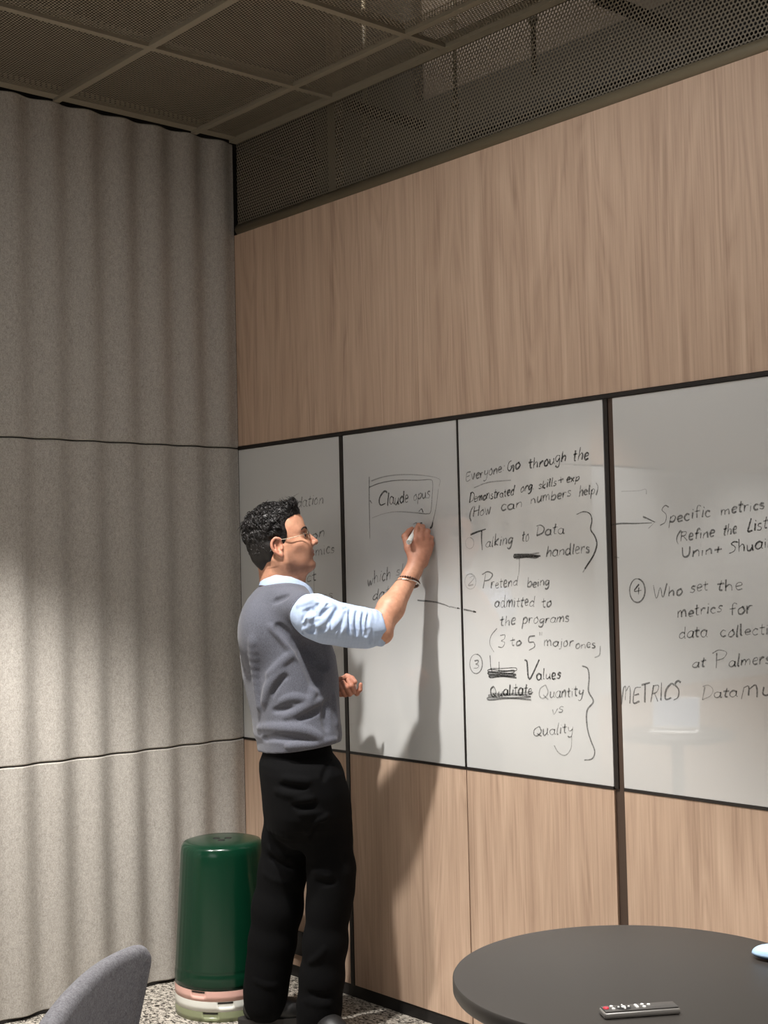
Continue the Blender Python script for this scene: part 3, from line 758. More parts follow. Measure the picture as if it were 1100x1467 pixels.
# ================================================================ felt chair in the lower left corner
CF = Vector((dep(200, 1350, 2.73)[0], dep(200, 1350, 2.73)[1], 0))
chair = empty('chair', (CF.x, CF.y, 0), 0, 'grey felt upholstered chair, its curved back in the lower left corner', 'chair')
chair.rotation_euler = (0, 0, -YAW)          # local x: image right, local y: away
def chair_shell():
    """curved backrest: plan curve from the near end to the far end, rounded upper corners"""
    bm = bmesh.new(); nu, nv = 40, 12
    zt, zb = 0.810, 0.40
    plan = spline([(-0.082, -0.52), (-0.080, -0.40), (-0.070, -0.26), (-0.048, -0.12), (-0.008, -0.015), (0.030, 0.018)], 8)
    plan = [np.array(p) for p in plan]
    ln = np.concatenate([[0], np.cumsum([np.linalg.norm(b-a) for a, b in zip(plan[:-1], plan[1:])])])
    half = 0.022; loops = []
    T = ln[-1]
    for i, p in enumerate(plan):
        a, b = plan[max(i-1, 0)], plan[min(i+1, len(plan)-1)]
        t = (b-a)/np.linalg.norm(b-a); n = np.array([t[1], -t[0]])      # n points to image right / camera
        e = min(ln[i], T-ln[i]); r = 0.045
        drop = 0 if e > r else r-math.sqrt(max(r*r-(r-e)**2, 0))
        th = half*(1.0 if e > 0.02 else math.sqrt(max(1-(1-e/0.02)**2, 0.02)))
        top = zt-drop - 0.022*(1-ln[i]/T) - 0.012*(abs(ln[i]/T-.5)*2)**2
        lp = []
        for k in range(9):
            ang = math.pi*k/8
            lp.append((th*math.cos(ang), top-half+half*math.sin(ang)))
        lp = [(th*0.95, zb)] + [(th, zb+(top-half-zb)*q) for q in (.33, .66)] + lp + [(-th, zb+(top-half-zb)*q) for q in (.66, .33)] + [(-th*0.95, zb)]
        tp = 0.22*(ln[i]/T)**3
        loops.append([bm.verts.new((p[0]+n[0]*(u + 0.03*(z-0.81)/0.41)+t[0]*tp*(z-0.81), p[1]+n[1]*(u + 0.03*(z-0.81)/0.41)+t[1]*tp*(z-0.81), z)) for u, z in lp])
    for A, B in zip(loops[:-1], loops[1:]):
        for k in range(len(A)):
            q = (k+1) % len(A); bm.faces.new((A[k], A[q], B[q], B[k]))
    bm.faces.new(loops[0][::-1]); bm.faces.new(loops[-1])
    return bm
obj('backrest', chair_shell(), MAT['chair'], chair, smooth=True)
bm = bmesh.new(); box(bm, -0.13, -0.50, 0.395, 0.34, -0.02, 0.470, bev=0.03, seg=4); obj('seat', bm, MAT['chair'], chair, auto=40)
for sx, sy in ((-0.09, -0.46), (0.30, -0.46), (-0.09, -0.06), (0.30, -0.06)):
    bm = bmesh.new(); tube(bm, [(sx, sy, 0.40), (sx+(0.03 if sx > 0 else -0.03), sy+(0.03 if sy > -.2 else -0.03), 0.0)], [0.016, 0.011], 14)
    obj('leg', bm, MAT['darkmetal'], chair, smooth=True)

# ================================================================ power socket low on the panel between the legs
pc = on_wall(428, 1350, 0.0)
so = empty('power_socket', (pc[0], -0.0005, pc[2]), 0, 'black power socket low on the oak panel, seen between the legs', 'socket')
bm = bmesh.new(); box(bm, -0.035, -0.010, -0.045, 0.035, 0.0, 0.045, bev=0.003); obj('face_plate', bm, MAT['darkmetal'], so, auto=40)
bm = bmesh.new(); box(bm, -0.030, -0.0125, -0.020, -0.026, -0.0095, 0.028); o = obj('edge_light', bm, MAT['rgrey'], so); o.name = 'switch_edge'

# ================================================================ laptop on a side table, out of frame, seen mirrored in the glossy board
s2 = empty('side_table', (0.34, -2.36, 0), 0, 'black side table out of frame, mirrored in the rightmost whiteboard', 'table')
bm = bmesh.new(); lathe(bm, [(0, .70), (.278, .70), (.28, .698), (.28, .672), (.277, .67), (0, .67)], 64); obj('tabletop', bm, MAT['tabletop'], s2, auto=40)
bm = bmesh.new(); lathe(bm, [(0, .669), (.03, .669), (.03, .02), (.2, .015), (.2, 0), (0, 0)], 40); obj('pedestal', bm, MAT['darkmetal'], s2, auto=40)
lp = empty('laptop', (0.34, -2.34, 0.7005), math.radians(150), 'open laptop out of frame, seen as a pale reflection in the rightmost whiteboard', 'laptop')
lp.scale = (.78, .78, .78)
MAT['alu'] = plain('pale_aluminium', srgb(214, 214, 212), 0.35)
m, nt, b = newmat('lit_laptop_screen'); b.inputs['Base Color'].default_value = (.02, .02, .02, 1); b.inputs['Emission Color'].default_value = (.72, .82, 1.0, 1); b.inputs['Emission Strength'].default_value = 1.3
bm = bmesh.new(); box(bm, -.15, -.105, 0, .15, .105, .014, bev=.004); obj('base', bm, MAT['alu'], lp, auto=40)
bm = bmesh.new(); box(bm, -.13, -.02, .0139, .13, .085, .0150); obj('keyboard', bm, MAT['ring'], lp)
lid = empty('lid', (0, .105, .014)); lid.parent = lp; lid.rotation_euler = (math.radians(-18), 0, 0)
bm = bmesh.new(); box(bm, -.15, -.004, 0, .15, .004, .205, bev=.003); obj('lid_shell', bm, MAT['alu'], lid, auto=40)
bm = bmesh.new(); box(bm, -.141, -.0052, .012, .141, -.0041, .196); obj('screen', bm, m, lid)
# ================================================================ the person
# local frame: x = to the right in the picture, y = away from the camera, z = up
D0 = 4.55
_rt = dep(405, 733.5, D0); ROOT = np.array([_rt[0], _rt[1], 0.0])
XL = np.array([math.cos(YAW), -math.sin(YAW), 0.0]); YL = np.array([math.sin(YAW), math.cos(YAW), 0.0])
def to_local(P):
    d = np.asarray(P)-ROOT; return np.array([d@XL, d@YL, d[2]])
def W(px, py, d=D0): return to_local(dep(px, py, d))
CAML = to_local(CAM)
PX = 1.0/423.7                       # metres per pixel at the person's distance
person = empty('person', tuple(ROOT), -YAW, 'person in grey knitted vest, pale blue shirt and black trousers, writing on the whiteboard', 'person')

# ---------------------------------------------------------------- a small signed-distance modeller
class Field:
    def __init__(s, lo, hi, h):
        s.lo = np.array(lo, float); s.h = h
        s.n = np.ceil((np.array(hi)-s.lo)/h).astype(int)+1
        s.ax = [s.lo[i]+h*np.arange(s.n[i]) for i in range(3)]
        s.v = np.full(tuple(s.n), 0.2, np.float32)
    def _sub(s, lo, hi):
        a = np.clip(np.floor((np.array(lo)-s.lo)/s.h).astype(int), 0, s.n-1)
        b = np.clip(np.ceil((np.array(hi)-s.lo)/s.h).astype(int)+1, 1, s.n)
        sl = tuple(slice(a[i], b[i]) for i in range(3))
        P = np.stack(np.meshgrid(*[s.ax[i][sl[i]] for i in range(3)], indexing='ij'), -1)
        return sl, P
    def op(s, prim, k=0.0, mode='add'):
        fn, lo, hi = prim
        m = k*1.2+3*s.h
        sl, P = s._sub(np.array(lo)-m, np.array(hi)+m)
        if P.size == 0: return
        d = fn(P).astype(np.float32); v = s.v[sl]
        if mode == 'sub': d = -d
        if mode == 'add':
            r = np.minimum(v, d)
            if k > 0: hh = np.maximum(k-np.abs(v-d), 0)/k; r = r-hh*hh*k*0.25
        else:
            r = np.maximum(v, d)
            if k > 0: hh = np.maximum(k-np.abs(v-d), 0)/k; r = r+hh*hh*k*0.25
        s.v[sl] = r
    def add(s, prim, k=0.0): s.op(prim, k, 'add')
    def sub(s, prim, k=0.0): s.op(prim, k, 'sub')
    def at(s, P):
        i = np.clip(np.round((np.asarray(P)-s.lo)/s.h).astype(int), 0, s.n-1)
        return s.v[i[..., 0], i[..., 1], i[..., 2]]
    def hit(s, px, py, d0=4.0, d1=5.1):
        """first point of the surface seen at a pixel"""
        ds = np.arange(d0, d1, s.h*0.5)
        P = np.array([to_local(dep(px, py, d)) for d in (ds[0], ds[-1])])
        Q = P[0]+(P[1]-P[0])*np.linspace(0, 1, len(ds))[:, None]
        ok = np.all((Q > s.lo+s.h) & (Q < s.lo+s.h*(s.n-2)), 1)
        v = np.where(ok, s.at(Q), 1.0)
        i = np.argmax(v < 0)
        if not (v < 0).any(): return None
        return Q[i]
    def mesh(s):
        """naive surface nets"""
        v = s.v; ins = v < 0
        c = [(a, b, d) for a in (0, 1) for b in (0, 1) for d in (0, 1)]
        nx, ny, nz = v.shape
        cnt = np.zeros((nx-1, ny-1, nz-1), np.int8)
        for a, b, d in c: cnt += ins[a:nx-1+a, b:ny-1+b, d:nz-1+d]
        act = (cnt > 0) & (cnt < 8)
        idx = np.argwhere(act)
        num = np.full(act.shape, -1, np.int64); num[act] = np.arange(len(idx))
        acc = np.zeros((len(idx), 3)); w = np.zeros(len(idx))
        I, J, K = idx.T
        for ax in range(3):
            o = [q for q in range(3) if q != ax]
            for p in (0, 1):
                for q in (0, 1):
                    A = [I.copy(), J.copy(), K.copy()]; A[o[0]] = A[o[0]]+p; A[o[1]] = A[o[1]]+q
                    B = [t.copy() for t in A]; B[ax] = B[ax]+1
                    va = v[A[0], A[1], A[2]]; vb = v[B[0], B[1], B[2]]
                    m = (va < 0) != (vb < 0)
                    t = np.where(m, va/np.where(m, va-vb, 1), 0)
                    pos = np.zeros((len(idx), 3)); pos[:, ax] = t; pos[:, o[0]] = p; pos[:, o[1]] = q
                    acc[m] += pos[m]; w[m] += 1
        V = s.lo+s.h*(idx+acc/np.maximum(w, 1)[:, None])
        Fs = []
        for ax in range(3):
            o = [q for q in range(3) if q != ax]
            sl0 = [slice(None)]*3; sl1 = [slice(None)]*3
            sl0[ax] = slice(0, v.shape[ax]-1); sl1[ax] = slice(1, None)
            a = ins[tuple(sl0)]; b = ins[tuple(sl1)]
            E = np.argwhere(a != b)
            ok = np.all([(E[:, o[k]] > 0) & (E[:, o[k]] < v.shape[o[k]]-1) for k in range(2)], 0)
            E = E[ok]
            def cell(p, q):
                T = E.copy(); T[:, o[0]] -= p; T[:, o[1]] -= q
                return num[T[:, 0], T[:, 1], T[:, 2]]
            quad = np.stack([cell(1, 1), cell(0, 1), cell(0, 0), cell(1, 0)], 1)
            fl = a[E[:, 0], E[:, 1], E[:, 2]]
            if ax == 1: fl = ~fl
            quad[~fl] = quad[~fl][:, ::-1]
            Fs.append(quad)
        Fq = np.concatenate(Fs); Fq = Fq[np.all(Fq >= 0, 1)]
        return V, Fq
def relax(V, Fq, it=2, lam=0.5):
    E = np.concatenate([Fq[:, [0, 1]], Fq[:, [1, 2]], Fq[:, [2, 3]], Fq[:, [3, 0]]])
    n = len(V)
    deg = np.bincount(E[:, 0], minlength=n)+np.bincount(E[:, 1], minlength=n)
    for _ in range(it):
        S = np.stack([np.bincount(E[:, 0], V[E[:, 1], k], n)+np.bincount(E[:, 1], V[E[:, 0], k], n) for k in range(3)], 1)
        V = V+(S/np.maximum(deg, 1)[:, None]-V)*lam
    return V
def add_mesh(name, parts, mat, parent):
    V = np.concatenate([p[0] for p in parts]); o = 0; Fl = []
    for v, f in parts: Fl.append(f+o); o += len(v)
    Fq = np.concatenate(Fl)
    me = bpy.data.meshes.new(name)
    me.vertices.add(len(V)); me.vertices.foreach_set('co', V.astype(np.float32).ravel())
    me.loops.add(len(Fq)*4); me.loops.foreach_set('vertex_index', Fq.astype(np.int32).ravel())
    me.polygons.add(len(Fq)); me.polygons.foreach_set('loop_start', np.arange(0, len(Fq)*4, 4, dtype=np.int32))
    me.update(calc_edges=True); me.validate()
    return link_mesh(name, me, mat, parent, True)

# primitives
def cone(a, b, r1, r2, fl=None):
    a, b = np.array(a, float), np.array(b, float); ba = b-a; L = ba@ba+1e-12
    def fn(P):
        h = np.clip(((P-a)@ba)/L, 0, 1)
        q = P-a-h[..., None]*ba
        if fl is not None:
            ax, s = fl; ax = np.asarray(ax, float)/np.linalg.norm(ax)
            q = q+((q@ax)*(s-1))[..., None]*ax
        return np.sqrt((q*q).sum(-1))-(r1+(r2-r1)*h)
    R = max(r1, r2)*(1.0 if fl is None or fl[1] >= 1 else 1/fl[1])
    return fn, np.minimum(a, b)-R, np.maximum(a, b)+R
def sph(c, r): return cone(c, np.array(c)+1e-6, r, r)
def ell(c, r, Rm=None):
    c, r = np.array(c, float), np.array(r, float)
    Rm_ = np.eye(3) if Rm is None else np.asarray(Rm)      # rows = local axes
    def fn(P):
        q = (P-c)@Rm_.T
        k0 = np.sqrt(((q/r)**2).sum(-1)); k1 = np.sqrt(((q/(r*r))**2).sum(-1))
        return k0*(k0-1)/np.maximum(k1, 1e-9)
    R = r.max(); return fn, c-R, c+R
def chain(F, pts, rad, k=0.0, k2=None, fl=None):
    for i in range(len(pts)-1): F.add(cone(pts[i], pts[i+1], rad[i], rad[i+1], fl), k if i == 0 else (k2 if k2 is not None else k))
def rotz(a): return np.array([[math.cos(a), -math.sin(a), 0], [math.sin(a), math.cos(a), 0], [0, 0, 1]])
def roty(a): return np.array([[math.cos(a), 0, math.sin(a)], [0, 1, 0], [-math.sin(a), 0, math.cos(a)]])

BY = math.radians(25)
FWD = np.array([math.cos(BY), math.sin(BY), 0]); RHT = np.array([math.sin(BY), -math.cos(BY), 0])

# ---------------------------------------------------------------- materials
def skin_mat():
    m, nt, b = newmat('skin')
    at = N(nt, 'ShaderNodeAttribute'); at.attribute_name = 'tone'
    tc = N(nt, 'ShaderNodeTexCoord'); nz = N(nt, 'ShaderNodeTexNoise', Scale=70.0, Detail=4.0)
    nt.links.new(tc.outputs['Object'], nz.inputs['Vector'])
    rp = N(nt, 'ShaderNodeValToRGB')
    rp.color_ramp.elements[0].position = 0.35; rp.color_ramp.elements[1].position = 0.7
    rp.color_ramp.elements[0].color = srgb(188, 136, 110); rp.color_ramp.elements[1].color = srgb(204, 152, 124)
    nt.links.new(nz.outputs['Fac'], rp.inputs['Fac'])
    sp = N(nt, 'ShaderNodeSeparateColor'); nt.links.new(at.outputs['Color'], sp.inputs['Color'])
    m1 = N(nt, 'ShaderNodeMix', data_type='RGBA'); m1.inputs[7].default_value = srgb(120, 86, 70)      # stubble
    nt.links.new(sp.outputs[0], m1.inputs[0]); nt.links.new(rp.outputs['Color'], m1.inputs[6])
    m2 = N(nt, 'ShaderNodeMix', data_type='RGBA'); m2.inputs[7].default_value = srgb(168, 96, 86)      # lips, knuckles
    nt.links.new(sp.outputs[1], m2.inputs[0]); nt.links.new(m1.outputs[2], m2.inputs[6])
    nt.links.new(m2.outputs[2], b.inputs['Base Color'])
    b.inputs['Roughness'].default_value = 0.5; b.inputs['Specular IOR Level'].default_value = 0.4
    b.inputs['Subsurface Weight'].default_value = 0.08; b.inputs['Subsurface Radius'].default_value = (0.012, 0.005, 0.003)
    b.inputs['Subsurface Scale'].default_value = 0.6
    bp = N(nt, 'ShaderNodeBump', Strength=0.12, Distance=0.001)
    n2 = N(nt, 'ShaderNodeTexNoise', Scale=600.0, Detail=2.0); nt.links.new(tc.outputs['Object'], n2.inputs['Vector'])
    nt.links.new(n2.outputs['Fac'], bp.inputs['Height']); nt.links.new(bp.outputs['Normal'], b.inputs['Normal'])
    return m
def knit_mat():
    m, nt, b = newmat('grey_knit')
    tc = N(nt, 'ShaderNodeTexCoord'); mp = N(nt, 'ShaderNodeMapping'); mp.inputs['Scale'].default_value = (1, 1, 0.5)
    nt.links.new(tc.outputs['Object'], mp.inputs['Vector'])
    nz = N(nt, 'ShaderNodeTexNoise', Scale=420.0, Detail=3.0, Roughness=0.7); nt.links.new(mp.outputs['Vector'], nz.inputs['Vector'])
    rp = N(nt, 'ShaderNodeValToRGB'); rp.color_ramp.elements[0].position = 0.3; rp.color_ramp.elements[1].position = 0.7
    rp.color_ramp.elements[0].color = srgb(78, 79, 88); rp.color_ramp.elements[1].color = srgb(104, 106, 116)
    nt.links.new(nz.outputs['Fac'], rp.inputs['Fac']); nt.links.new(rp.outputs['Color'], b.inputs['Base Color'])
    b.inputs['Roughness'].default_value = 0.92; b.inputs['Specular IOR Level'].default_value = 0.12; b.inputs['Sheen Weight'].default_value = 0.15
    bp = N(nt, 'ShaderNodeBump', Strength=0.25, Distance=0.0015); nt.links.new(nz.outputs['Fac'], bp.inputs['Height']); nt.links.new(bp.outputs['Normal'], b.inputs['Normal'])
    return m
def shirt_mat():
    m, nt, b = newmat('pale_blue_shirt')
    tc = N(nt, 'ShaderNodeTexCoord')
    wv = N(nt, 'ShaderNodeTexWave', Scale=110.0, Distortion=1.5); wv.inputs['Detail'].default_value = 1.0
    wv2 = N(nt, 'ShaderNodeTexWave', Scale=110.0, Distortion=1.5, bands_direction='Z')
    for w_ in (wv, wv2): nt.links.new(tc.outputs['Object'], w_.inputs['Vector'])
    mx = N(nt, 'ShaderNodeMath', operation='MAXIMUM'); nt.links.new(wv.outputs['Fac'], mx.inputs[0]); nt.links.new(wv2.outputs['Fac'], mx.inputs[1])
    rp = N(nt, 'ShaderNodeValToRGB'); rp.color_ramp.elements[0].position = 0.55; rp.color_ramp.elements[1].position = 1.0
    rp.color_ramp.elements[0].color = srgb(190, 204, 226); rp.color_ramp.elements[1].color = srgb(152, 172, 204)
    nt.links.new(mx.outputs[0], rp.inputs['Fac']); nt.links.new(rp.outputs['Color'], b.inputs['Base Color'])
    b.inputs['Roughness'].default_value = 0.8; b.inputs['Specular IOR Level'].default_value = 0.2
    nz = N(nt, 'ShaderNodeTexNoise', Scale=60.0, Detail=3.0); nt.links.new(tc.outputs['Object'], nz.inputs['Vector'])
    bp = N(nt, 'ShaderNodeBump', Strength=0.3, Distance=0.004); nt.links.new(nz.outputs['Fac'], bp.inputs['Height']); nt.links.new(bp.outputs['Normal'], b.inputs['Normal'])
    return m
MAT.update(skin=skin_mat(), knit=knit_mat(), shirt=shirt_mat(),
           trousers=plain('black_trouser_cloth', srgb(9, 9, 10), 0.92, spec=0.10, bump=0.25, bscale=350.0),
           hair=plain('black_hair', srgb(20, 17, 16), 0.48, spec=0.4, bump=0.2, bscale=500.0),
           shoe=plain('black_shoe_leather', srgb(24, 23, 23), 0.5), sole=plain('black_shoe_sole', srgb(36, 34, 33), 0.6),
           gold=plain('thin_metal_frame', srgb(214, 200, 176), 0.22, 1.0), brow=plain('dark_brow_hair', srgb(30, 24, 22), 0.7),
           eyew=plain('eye_white', srgb(220, 212, 206), 0.25), iris=plain('dark_iris', srgb(34, 22, 16), 0.15),
           beads=plain('brown_beads', srgb(70, 40, 28), 0.35), steel=plain('polished_steel', srgb(220, 216, 208), 0.2, 1.0))
m, nt, b = newmat('spectacle_lens'); b.inputs['Base Color'].default_value = (0.50, 0.50, 0.52, 1); b.inputs['Roughness'].default_value = 0.03
b.inputs['Transmission Weight'].default_value = 1.0; b.inputs['IOR'].default_value = 1.05; MAT['lens'] = m

# ---------------------------------------------------------------- head (head frame: x face, y left, z up; origin between the ears)
HC = W(401, 785, 4.545)
HM = rotz(math.radians(6)) @ roty(math.radians(-12))       # columns: face, left, up
def h2l(P): return np.asarray(P)@HM.T+HC
def l2h(P): return (np.asarray(P)-HC)@HM
F = Field((-.125, -.105, -.20), (.15, .105, .155), 0.002)
F.add(ell((-.006, 0, .046), (.097, .073, .086)))
F.add(ell((.030, 0, .060), (.068, .064, .068)), .03)                # forehead
F.add(ell((.042, 0, -.012), (.056, .052, .082)), .03)               # face
for s in (-1, 1):
    F.add(cone((.014, s*.051, -.044), (.076, s*.020, -.078), .014, .013), .035)       # jaw
    F.add(cone((.012, s*.058, .002), (.012, s*.052, -.045), .012, .012), .03)
    F.add(ell((.064, s*.044, -.002), (.020, .016, .012)), .03)                         # cheekbone
    F.add(ell((.081, s*.022, -.012), (.017, .016, .020)), .022)
    F.add(ell((.072, s*.030, -.034), (.018, .013, .022)), .03)
    F.add(cone((.088, s*.010, .043), (.068, s*.048, .045), .0115, .0095), .014)        # brow ridge
F.add(ell((.087, 0, -.080), (.015, .019, .014)), .025)              # chin
F.add(ell((.080, 0, -.042), (.024, .026, .028)), .022)              # muzzle
for s in (-1, 1):
    F.sub(ell((.099, s*.031, .023), (.023, .020, .013)), .016)        # sockets
    F.add(ell((.076, s*.031, .023), (.014, .017, .012)), .006)        # lids
F.add(cone((.093, 0, .034), (.1195, 0, -.004), .0072, .0090), .013)  # nose bridge
F.add(ell((.1205, 0, -.0080), (.0095, .0088, .0085)), .008)           # tip
for s in (-1, 1): F.add(ell((.107, s*.0130, -.0115), (.012, .0070, .0085)), .006)
F.add(cone((.105, -.004, -.018), (.105, .004, -.018), .0055, .0055), .008)
for s in (-1, 1): F.sub(ell((.112, s*.006, -.0200), (.006, .0032, .0045)), .003)
for s in (-1, 1):                                                    # lips
    F.add(cone((.1035, s*.004, -.0355), (.093, s*.022, -.0405), .0058, .0030), .005)
    F.add(cone((.1010, s*.003, -.0475), (.092, s*.020, -.0430), .0062, .0030), .005)
F.sub(cone((.111, 0, -.0415), (.094, .022, -.0418), .0016, .0014), .003); F.sub(cone((.111, 0, -.0415), (.094, -.022, -.0418), .0016, .0014), .003)
F.sub(ell((.107, 0, -.0615), (.011, .018, .0060)), .010)
nb = l2h(W(402, 862, 4.56))
F.add(cone((-.028, 0, -.030), nb, .055, .066, None), .05)                     # neck
F.add(cone((.018, 0, -.075), nb+np.array([.045, 0, .0]), .036, .044), .045)
for s in (-1, 1): F.add(cone((-.020, s*.060, -.035), nb+np.array([.05, s*.012, .005]), .011, .012), .022)   # sternomastoid
for s in (-1, 1):                                                               # ears
    ea = lambda x, y, z: (x, s*y, z)
    F.add(ell(ea(-.010, .078, .004), (.017, .006, .029)), .006)
    rim = [ea(.004, .076, .012), ea(.004, .083, .027), ea(-.010, .0885, .034), ea(-.024, .090, .024), ea(-.028, .0895, .006), ea(-.020, .086, -.013), ea(-.008, .081, -.024)]
    rim = spline(rim, 3)
    for a, b_ in zip(rim[:-1], rim[1:]): F.add(cone(a, b_, .0042, .0042), .003)
    F.add(ell(ea(-.004, .080, -.024), (.008, .0045, .010)), .005)
    F.sub(ell(ea(-.006, .088, .003), (.010, .010, .016)), .004)
    F.add(cone(ea(.004, .078, .002), ea(.003, .0805, -.005), .0045, .0045), .004)
    F.add(cone(ea(-.018, .084, .016), ea(-.014, .084, -.010), .0030, .0030), .004)
headF = F
HV, HF = F.mesh(); HV = relax(HV, HF, 1, .3)

# ---------------------------------------------------------------- arms and hands
FA = Field(W(515, 945, 4.30)-.06, W(640, 735, 4.66)+.06, 0.002)
sh, el, wr = W(424, 876, 4.405), W(541, 902, 4.395), W(594, 815, 4.520)
F = FA
fdir = (wr-el)/np.linalg.norm(wr-el)
F.add(cone(W(505, 892, 4.40), el, .043, .040))
F.add(cone(el, el+(wr-el)*.35, .041, .0435), .03)
F.add(cone(el+(wr-el)*.35, el+(wr-el)*.97, .0425, .0255), .02)
F.add(sph(W(549, 908, 4.395), .026), .03)
F.add(cone(wr-(wr-el)*.08, W(601, 797, 4.530), .0260, .0285, None), .02)
# palm: back of the hand faces the camera
kn = dict(i=W(594, 775, 4.530), m=W(602, 771, 4.540), r=W(610.5, 772, 4.550), p=W(616, 779, 4.556))
for q, r_ in (('i', .0150), ('m', .0150), ('r', .0145), ('p', .0130)):
    F.add(cone(W(600, 803, 4.528)+(kn[q]-kn['m'])*.35, kn[q], .0185, r_), .012)
F.add(ell(W(605, 787, 4.553), (.032, .024, .034)), .012)
def finger(F, pts, r0, r1, k=.010, kk=.003):
    n = len(pts)-1
    for i in range(n):
        a, b_ = r0+(r1-r0)*i/n, r0+(r1-r0)*(i+1)/n
        F.add(cone(pts[i], pts[i+1], a, b_), k if i == 0 else kk)
finger(F, [kn['i'], W(597, 758, 4.548), W(599.5, 752.5, 4.572), W(601, 753, 4.594)], .0098, .0075)
finger(F, [kn['m'], W(605, 757, 4.560), W(605.5, 754.5, 4.582), W(603.5, 758, 4.600)], .0098, .0076)
finger(F, [kn['r'], W(613, 761, 4.562), W(612, 760.5, 4.579), W(608, 767, 4.586)], .0093, .0074)
finger(F, [kn['p'], W(618, 770.5, 4.560), W(615.5, 770, 4.571), W(611, 776, 4.577)], .0083, .0066)
F.add(cone(W(593, 803, 4.520), W(585.5, 786, 4.532), .0175, .0145), .014)
finger(F, [W(585.5, 786, 4.532), W(580, 768.5, 4.552), W(586, 761, 4.576), W(590, 757.5, 4.588)], .0135, .0078, .008, .003)
# knuckle creases and tendons
for q in 'imrp': F.add(sph(kn[q]+np.array([0, -.004, 0]), .0115), .006)
RV, RF = F.mesh()

FL = Field(W(345, 1000, 4.58)-.05, W(530, 945, 4.78)+.05, 0.0022)
F = FL
lel, lwr = W(376, 964, 4.74), W(478, 984, 4.690)
F.add(cone(lel, lwr, .045, .028)); F.add(cone(lwr, W(490, 983, 4.685), .027, .030), .02)
F.add(ell(W(496, 982, 4.678), (.034, .024, .030)), .015)
finger(F, [W(506, 984, 4.675), W(506, 990.5, 4.638), W(503, 982.5, 4.620), W(499, 974.5, 4.628)], .0105, .0082, .008)
finger(F, [W(501, 987, 4.675), W(500.5, 994, 4.636), W(496, 985, 4.616), W(491.5, 977.5, 4.624)], .0105, .0082, .008)
finger(F, [W(495, 988, 4.675), W(494, 995, 4.640), W(490, 987.5, 4.620), W(486.5, 980.5, 4.626)], .0098, .0076, .008)
finger(F, [W(489, 988, 4.675), W(488, 995, 4.645), W(484.5, 989.5, 4.628), W(481, 984.5, 4.632)], .0088, .0068, .008)
finger(F, [W(505, 988, 4.675), W(511, 993.5, 4.650), W(515.5, 988, 4.640), W(516.5, 980.5, 4.640)], .0100, .0068, .008)
finger(F, [W(488, 975, 4.672), W(497, 969.5, 4.650), W(504, 972, 4.636), W(508.5, 977, 4.628)], .0125, .0085, .010)
LV, LF = F.mesh()

# core of the trunk, upper arms and legs inside the clothes
FB = Field((-.24, -.27, 0.05), (.40, .27, 1.55), 0.010)
F = FB
def at_z(px, py, d): return W(px, py, d)
F.add(cone(W(405, 890, 4.56), W(412, 960, 4.56), .105, .100)); F.add(cone(W(412, 960, 4.56), W(425, 1080, 4.55), .098, .100), .05)
F.add(cone(W(402, 862, 4.56), W(405, 890, 4.56), .060, .09), .05)
F.add(cone(W(444, 882, 4.42), el, .038, .036), .03); F.add(cone(W(380, 885, 4.69), lel, .038, .034), .03)
F.add(cone(W(420, 1120, 4.59), W(404, 1260, 4.61), .070, .050), .04); F.add(cone(W(404, 1260, 4.61), W(383, 1445, 4.63), .048, .034), .02)
F.add(cone(W(445, 1120, 4.50), W(472, 1260, 4.49), .070, .050), .04); F.add(cone(W(472, 1260, 4.49), W(457, 1455, 4.50), .048, .034), .02)
BV, BF = F.mesh()
body = add_mesh('body', [(h2l(HV), HF), (RV, RF), (LV, LF), (BV, BF)], MAT['skin'], person)
# skin tone map: r = stubble, g = redder skin (lips, knuckles, ear rim)
nv = len(body.data.vertices)
tone = np.zeros((nv, 4), np.float32); tone[:, 3] = 1
H = HV; x, y, z = H.T
jawm = (z < -.010) & (x > -.005)
st = np.clip((-.006-z)/.02, 0, 1)*np.clip((x-.0)/.02, 0, 1)*np.clip((z+.105)/.02, 0, 1)
cheek = np.clip((np.abs(y)-.02)/.02, 0, 1)*np.clip((z+.03)/.02, 0, 1)
tone[:len(H), 0] = np.clip(st*0.65-cheek*0.25, 0, 1)
lip = np.exp(-((z+.0415)/.0085)**2)*np.clip((x-.094)/.006, 0, 1)*(np.abs(y) < .024)
tone[:len(H), 1] = np.clip(lip, 0, 1)*.5+.35*(np.abs(y) > .08)+.3*np.exp(-((x-.12)/.014)**2-((z)/.014)**2)
o1 = len(H)
for q in kn.values():
    d = np.linalg.norm(RV-q, axis=1); tone[o1:o1+len(RV), 1] = np.maximum(tone[o1:o1+len(RV), 1], .30*np.exp(-(d/.016)**2))
dh = np.clip((RV[:, 2]-wr[2])/.03, 0, 1); tone[o1:o1+len(RV), 1] += .25*dh
tone[o1+len(RV):o1+len(RV)+len(LV), 1] = .35
ca = body.data.color_attributes.new('tone', 'FLOAT_COLOR', 'POINT')
ca.data.foreach_set('color', tone.ravel())
